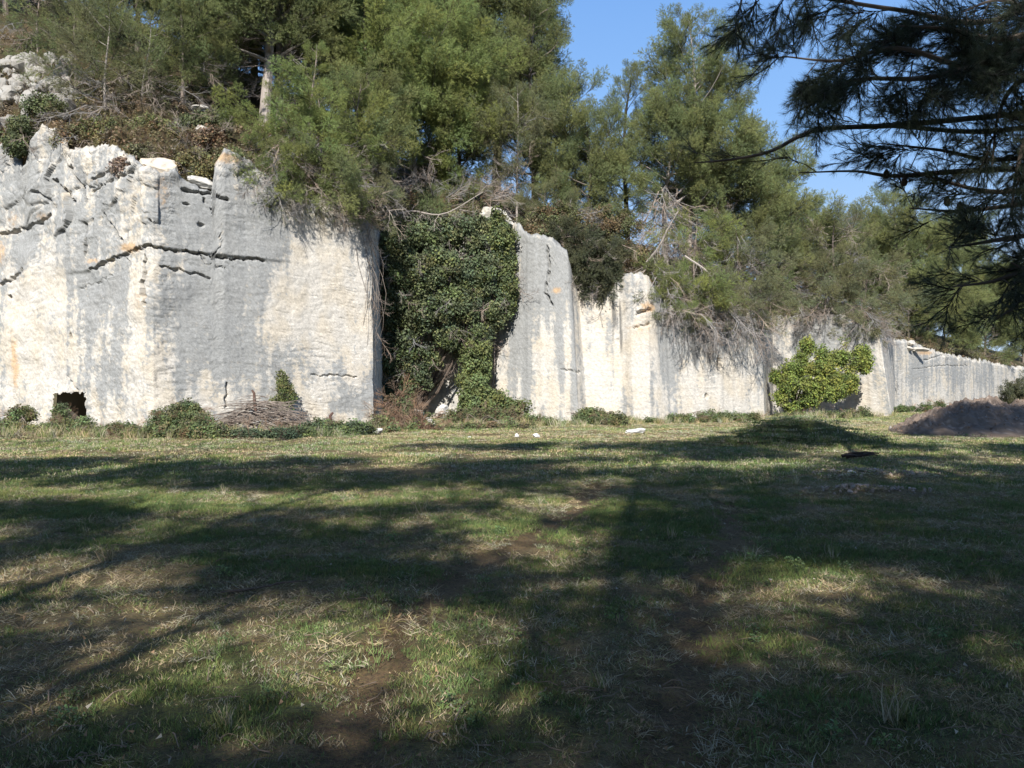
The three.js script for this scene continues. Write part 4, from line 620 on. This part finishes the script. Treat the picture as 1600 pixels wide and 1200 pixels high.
// ---------------------------------------------------------------- trees around and behind the viewer, whose crowns shade the meadow
// sun flecks on the meadow seen as gaps in the crowns: [x, z, radius x, radius z]
const flecks = [[-3.9, -6.95, 1.05, .5], [-6.2, -8.8, .9, .5], [-2.6, -5.9, .8, .35], [-1.7, -4.9, .75, .42], [-1.2, -4.2, .9, .42], [-2.0, -4.4, .5, .4], [-.35, -5.35, .55, .3], [-.1, -4.75, .55, .28], [.35, -8.6, .9, .35], [-.9, -7.7, .5, .25], [.55, -7.9, .7, .3], [1.1, -6.45, .55, .25], [1.75, -6.3, .4, .22], [2.6, -6.7, .55, .3], [3.4, -6.45, .8, .28], [1.9, -4.55, .6, .2], [2.35, -4.4, .3, .14], [3.3, -5.0, .5, .2], [-3.2, -11.2, 2, .5], [-1.0, -11.6, .8, .3], [-7, -12.0, 2.2, .5], [-4.6, -18.6, 3.6, .75], [.4, -18.4, 2.4, .7], [3.5, -16.2, 2.4, .6], [6.2, -13.8, 1.2, .35], [5.6, -11.6, .8, .22], [8.8, -19.0, 2.2, .5], [-.9, -9.6, 1.2, .35], [-3.6, -9.3, .9, .3], [1.2, -10.6, .8, .3], [-.6, -4.0, .4, .3], [4.6, -9.2, .5, .2], [-12, -14.2, 2.0, .5], [-4.5, -4.9, 1.0, .5], [.1, -4.1, .3, .2], [11, -16.5, 2, .4], [14.5, -22.9, 5.2, 1.2]];
const shadeAt = (p) => { const t = p.y / toSun.y; return [p.x - toSun.x * t, p.z - toSun.z * t]; };
const inFleck = (x, z) => { for (const [a, b, ra, rb] of flecks) if (((x - a) / ra) ** 2 + ((z - b) / rb) ** 2 < 1.45 + .5 * n2(x * 1.2, z * 1.2)) return true; return false; };
const edgeZ = [[-30, -17.2], [-14, -17.4], [-9.5, -17.8], [-6.5, -18.6], [-3, -21.6], [0, -22.2], [4, -22.6], [7, -23.6], [10, -23.2], [12, -23.2], [13, -27.5], [17.4, -28.3], [18.5, -24], [24, -24]];
const keepShade = (p) => { const [x, z] = shadeAt(p); if (z < table(edgeZ, x) + .4 * n2(x * .8, 3)) return false; if (p.z < -1 && (p.y - EYE) / -p.z < .62 && Math.abs(p.x / p.z) < .95) return false; return !inFleck(x, z); };
[[-16, .5, 19, 'far left'], [-10.5, -1.5, 18.5, 'second from the far left'], [-5.2, 5.5, 21.5, 'left'], [-.6, 6, 22.5, 'left rear'], [4.6, 4.6, 22, 'right rear'], [9.6, -1, 21, 'right'], [13.4, -1.5, 22.5, 'tallest far right'], [-11, 8, 16, 'second row far left'], [-6.5, 9, 15, 'second row left'], [-2.2, 9.5, 15, 'second row middle'], [2.6, 10, 15, 'second row right'], [7.6, 7.5, 16, 'second row far right'], [-4, 5.5, 13, 'low left'], [5.6, 5, 13, 'low right'], [.9, 8, 14, 'middle rear'], [4.2, 7, 15, 'dense right rear']].forEach(([x, z, h, where], i) =>
  pine({ name: 'meadow_pine', pos: V(x, 0, z), height: h, r: 3.9, base: i < 7 ? .42 : .3, limbs: 3.6, bushy: 4.4, size: 1.05, boughLen: 1.3, seed: 700 + i, tint: OLIVE, geos: shadeBoughs, mat: M.shade, keep: keepShade, trunk: .15, up: .2, label: 'tall meadow pine behind the viewer, the ' + where + ' one shading the grass', group: 'pines behind the viewer' }));

{ // the near pine at the right whose boughs hang into view
  const R = rng(800), base = V(7.0, 0, -8.2), g = thing('near_pine', 'near pine with shade coloured into its needles, whose boughs hang into the upper right', 'tree', base), ts = new Shape(), bs = new Shape(), items = [];
  const tp = []; for (let i = 0; i <= 10; i++) tp.push(V(.25 * Math.sin(i * .7), -.2 + i * 1.25, .2 * Math.sin(i * .5 + 1))); ts.tube(tp, .24, .05, [.09, .07, .06], 9); part('trunk', ts.geometry(), M.bark, g);
  const tr = (y) => V(.25 * Math.sin(y / 1.25 * .7), y, .2 * Math.sin(y / 1.25 * .5 + 1));
  // [height on trunk, points (bearing, elevation, distance), first foliage share, twigs per metre, twig length, droop, sprays per twig, tint]
  const D = [.055, .08, .042], S = [.13, .15, .07], C = [.075, .105, .045];  // needle tints carry the light: D in shade, C between, S partly sunlit
  const limbs = [
    [6.9, [[1560, 30, 7.6], [1400, 15, 7.3], [1250, -8, 7.1], [1150, -18, 7]], .3, 24, .42, -.55, 7, D], [6.3, [[1580, 60, 7.4], [1480, 45, 7.2], [1400, 40, 7]], .05, 17, .42, -.3, 7, D], [6.1, [[1540, 105, 7.3], [1400, 75, 7], [1310, 95, 6.9], [1222, 88, 6.8]], .3, 22, .36, -.2, 8, D],
    [5.8, [[1460, 120, 7], [1340, 125, 6.9], [1270, 150, 6.8]], .4, 26, .3, -.35, 8, D], [4.7, [[1560, 205, 8], [1380, 197, 8], [1290, 201, 8], [1265, 203, 8]], .55, 10, .5, .45, 3, S],
    [4.6, [[1400, 196, 7.95], [1270, 205, 7.95], [1200, 238, 7.9], [1120, 252, 7.9], [1085, 254, 7.9]], .5, 8, .42, .35, 3, S], [4.4, [[1560, 250, 7.7], [1470, 235, 7.6], [1385, 225, 7.5]], .1, 26, .42, -.3, 7, D], [4.2, [[1570, 300, 7.6], [1480, 285, 7.6], [1410, 262, 7.6]], .15, 18, .4, -.2, 6, C],
    [3.9, [[1500, 268, 7.8], [1390, 275, 7.8], [1340, 268, 7.9], [1250, 270, 7.9]], .4, 4, .35, 0, 2, S], [3.7, [[1590, 320, 7.6], [1500, 330, 7.7], [1420, 325, 7.8]], .1, 7, .45, .1, 4, C], [3.4, [[1590, 370, 7.4], [1530, 380, 7.3], [1478, 388, 7.3]], .2, 26, .32, -.2, 7, D], [2.9, [[1600, 425, 7.4], [1550, 440, 7.3], [1488, 448, 7.2]], .15, 26, .36, -.2, 7, D], [2.6, [[1600, 465, 7.4], [1578, 485, 7.3], [1556, 498, 7.3]], .1, 22, .32, -.3, 7, D],
    [5.4, [[1590, 130, 7.5], [1560, 180, 7.4], [1550, 260, 7.4]], .1, 13, .3, -.3, 6, D], [4.9, [[1620, 190, 7.4], [1590, 260, 7.3], [1580, 330, 7.3]], .05, 24, .36, -.2, 7, D], [3.3, [[1630, 400, 7.4], [1600, 420, 7.3], [1580, 410, 7.3]], .05, 22, .36, -.1, 6, C], [6.4, [[1640, 20, 7.5], [1560, 0, 7.3], [1500, 20, 7.2]], .05, 24, .45, -.3, 7, D]];
  for (const [y, pts, f0, per, tl, droop, ns, tint] of limbs) {
    const start = tr(y), P = [start, ...pts.map((p) => at(...p).sub(base))], c = new THREE.CatmullRomCurve3(P), L = c.getLength(), line = c.getPoints(24); bs.tube(line, .035, .006, [.1, .08, .065], 5);
    const n = Math.round(per * (y > 3.6 ? .34 : .28) * L * (1 - f0));
    for (let k = 0; k < n; k++) {
      const t = f0 + (1 - f0) * (k + R()) / n, p = c.getPointAt(Math.min(1, t)), d = c.getTangentAt(Math.min(1, t)), sd = d.clone().multiplyScalar(.8).addScaledVector(randDir(R), .9).add(V(0, droop, 0)).normalize(), e = p.clone().addScaledVector(sd, tl * (.5 + .8 * R()));
      bs.tube(curve(p, e, .02, R, 3, .06), .006, .003, [.1, .08, .065], 3);
      for (let j = 0; j < ns * (tint === D && y > 3.6 ? .85 : .6); j++) { const q = p.clone().lerp(e, .15 + .85 * R()); items.push([q, sd.clone().addScaledVector(randDir(R), .6).add(V(0, droop * .4 + .15, 0)).normalize(), .55 + .5 * R(), vary(tint, R, .3)]); }
    }
  }
  part('branches', bs.geometry(), M.bark, g, 'stuff'); crownOf(g, R, fineSprays, M.needle, items);
  for (const [px, py] of [[1385, 272], [1413, 284], [1545, 128], [1480, 315], [1500, 322]]) { const cg = new THREE.LatheGeometry([[0, -.045], [.018, -.04], [.03, -.02], [.032, 0], [.024, .025], [.01, .045], [0, .05]].map(([a, b]) => new THREE.Vector2(a, b)), 9); const m = part('pine_cone', cg, M.cone ??= new THREE.MeshStandardMaterial({ color: new THREE.Color().setRGB(.06, .04, .03), roughness: .9 }), g); m.position.copy(at(px, py, 7.75).sub(base)); }
}

// ---------------------------------------------------------------- grass
function makePatch(seed, { tufts = 26, per = 9, h = .07, w = .0035, r = .24, lay = .5, tint, spread = .035 }) {   // a turf patch of many blades
  const R = rng(seed), sh = new Shape();
  for (let t = 0; t < tufts; t++) {
    const ta = R() * 6.283, tq = r * Math.sqrt(R()), cx = Math.cos(ta) * tq, cz = Math.sin(ta) * tq, th = h * (.5 + .8 * R()) * (1.15 - .5 * tq / r), tc = tint[R() * tint.length | 0];
    for (let i = 0; i < per; i++) {
      const a = R() * 6.283, q = spread * Math.sqrt(R()), b = V(cx + Math.cos(a) * q, -.012, cz + Math.sin(a) * q), d = V((R() - .5) * lay * 2, 1, (R() - .5) * lay * 2).normalize(), L = th * (.45 + .8 * R()), s = d.clone().cross(randDir(R)).normalize().multiplyScalar(w * .5 * (.7 + .6 * R())), m = b.clone().addScaledVector(d, L * .6), e = m.clone().addScaledVector(d.clone().add(V((R() - .5) * .9, -.15, (R() - .5) * .9)).normalize(), L * .5);
      const c = R() < .7 ? tc : tint[R() * tint.length | 0], v = .75 + .5 * R(), col = [c[0] * v, c[1] * v, c[2] * v]; sh.tri(b.clone().sub(s), b.clone().add(s), m.clone().add(s), col); sh.tri(b.clone().sub(s), m.clone().add(s), m.clone().sub(s), col); sh.tri(m.clone().sub(s), m.clone().add(s), e, col);
    }
  }
  return sh.geometry();
}
{
  const R = rng(900), G = [.118, .172, .05], Y = [.215, .22, .088], T = [.41, .35, .235], T2 = [.3, .245, .165];
  const green = [1, 2, 3].map((k) => makePatch(k, { tufts: 34, tint: [G, G, G, G, Y], h: .062, lay: .7 })), mixed = [3, 4, 5].map((k) => makePatch(k, { tufts: 30, tint: [G, G, Y, T, T2], h: .045, lay: 1.1 })), straw = [5, 6, 7].map((k) => makePatch(k, { tufts: 20, tint: [T, T2, T, Y], h: .085, lay: 2.8 }));
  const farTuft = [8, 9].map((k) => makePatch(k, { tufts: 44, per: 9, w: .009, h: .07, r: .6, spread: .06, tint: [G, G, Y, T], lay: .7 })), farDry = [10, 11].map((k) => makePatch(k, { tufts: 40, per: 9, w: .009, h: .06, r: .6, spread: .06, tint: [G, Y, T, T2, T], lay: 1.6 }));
  const tall = [12, 13].map((k) => makePatch(k, { tufts: 3, per: 14, h: .16, w: .004, r: .05, spread: .03, tint: [G, Y, T], lay: .55 }));
  const lots = new Map([[green, []], [mixed, []], [straw, []], [farTuft, []], [farDry, []], [tall, []]]);
  const put = (set, x, z, s, k) => lots.get(set).push([V(x, groundY(x, z), z), V((R() - .5) * .16, 1, (R() - .5) * .16).normalize(), s, vary([k, k, k], R, .15)]);
  for (let z = -2.4; z > -14; z -= .17) for (let x = z * .72 - .6; x < -z * .72 + .6; x += .17) {
    const px = x + (R() - .5) * .2, pz = z + (R() - .5) * .2, g = greenness(px, pz) + .22 * (R() - .5), u = rut(px, pz); if (u > .35 && R() < .85) continue;
    if (g > .5) put(R() < (z > -6.5 ? .45 : .75) ? green : mixed, px, pz, .65 + .55 * R(), 1); else if (g > .28) put(R() < .65 ? mixed : straw, px, pz, .7 + .5 * R(), 1); else if (R() < .6) put(straw, px, pz, .6 + .5 * R(), 1);
    if (R() < .025 * g) put(tall, px, pz, .6 + .8 * R(), 1);
  }
  for (let z = -13.6; z > -46; z -= .5) for (let x = z * .74 - 1; x < -z * .74 + 1; x += .5) { const px = x + (R() - .5) * .5, pz = z + (R() - .5) * .5; if (R() < .92) put(greenness(px, pz) + .2 * (R() - .5) > .42 ? farTuft : farDry, px, pz, .7 + .5 * R(), 1.1); }  // far tufts tinted a little lighter to brighten the sunlit strip
  for (let i = 0; i < 2200; i++) { const x = (R() - .5) * 60, z = 3 - R() * 36; if (Math.abs(x) < -z * .74 + .8) continue; put(greenness(x, z) > .42 ? farTuft : farDry, x, z, .8 + .6 * R(), 1); }
  for (let i = 0; i < 110; i++) { const a = R() * 6.283, q = Math.sqrt(R()), x = 7.9 + Math.cos(a) * q * 2.3, z = -22 + Math.sin(a) * q * 1.7; put(farTuft, x, z, .9 + .6 * R(), .95); }
  const weeds = leafClumps, wl = []; for (let i = 0; i < 260; i++) { const d = 3.2 + 13 * R(), x = (R() * 2 - 1) * d * .7, z = -d; if (greenness(x, z) < .35) continue; wl.push([V(x, groundY(x, z) + .015, z), UPV, .1 + .14 * R(), vary([.13, .2, .06], R)]); }
  for (let i = 0; i < 520; i++) { const px = -20 + R() * 1420, d = table([[0, 25.6], [228, 24.4], [560, 26], [640, 29], [900, 31.5], [1195, 35.6], [1400, 40]], px) + (R() - .35) * 2.2, [x, z] = bearing(px, d), q = [V(x, groundY(x, z), z), V((R() - .5) * .3, 1, (R() - .5) * .3).normalize(), 1.6 + 2.2 * R() * R(), vary([1, 1, 1], R, .2)]; lots.get(tall).push(q); }
  const turf = new THREE.Group(); turf.name = 'grass'; turf.userData = { kind: 'stuff', label: 'short patchy grass and dry thatch of the meadow', category: 'grass' }; scene.add(turf);
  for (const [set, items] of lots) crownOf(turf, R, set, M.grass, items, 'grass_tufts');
  crownOf(turf, R, weeds, M.leaf, wl, 'clover');
  // fallen twigs, leaves and pale flecks
  const tw = new Shape(); for (let i = 0; i < 260; i++) { const d = 3.2 + 12 * R() * R(), x = (R() * 2 - 1) * d * .66, z = -d, y = groundY(x, z) + .02, a = R() * 6.283, L = .06 + .16 * R(); tw.tube(curve(V(x, y, z), V(x + Math.cos(a) * L, y + .02 * R(), z + Math.sin(a) * L), .01, R, 3, .12), .003 + .002 * R(), .0015, [.2, .15, .11], 4); }
  const lt = new Shape(); for (let i = 0; i < 420; i++) { const d = 3 + 14 * R() * R(), x = (R() * 2 - 1) * d * .68, z = -d, p = V(x, groundY(x, z) + .03 + .03 * R(), z), dd = randDir(R), s = dd.clone().cross(randDir(R)).normalize().multiplyScalar(.006 + .006 * R()), e = p.clone().addScaledVector(dd, .02 + .02 * R()), c = R() < .25 ? [.36, .33, .27] : [.26, .17, .1]; lt.tri(p.clone().sub(s), p.clone().add(s), e, c); }
  const litter = part('fallen_twigs', tw.geometry(), M.bark, scene); litter.userData = { kind: 'stuff', label: 'thin fallen twigs lying in the near grass' };
  const lf = part('leaf_litter', lt.geometry(), M.dry, scene); lf.userData = { kind: 'stuff', label: 'small dry leaves and pale flecks in the grass' };
}
{ const R = rng(960), o = foot(345, 6.3), sh = new Shape(), e = foot(480, 6.55).sub(o); sh.tube(curve(V(0, .03, 0), e.add(V(0, .04, 0)), .02, R, 8, .04), .012, .005, [.13, .095, .075], 5); sh.tube(curve(V(.35, .05, -.1), V(.6, .1, -.02), .02, R, 4, .05), .006, .003, [.13, .095, .075], 4); single('fallen_stick', sh.geometry(), M.bark, 'long thin stick lying on the bare sunlit patch at left', 'stick', o); }
renderer.render(scene, camera);
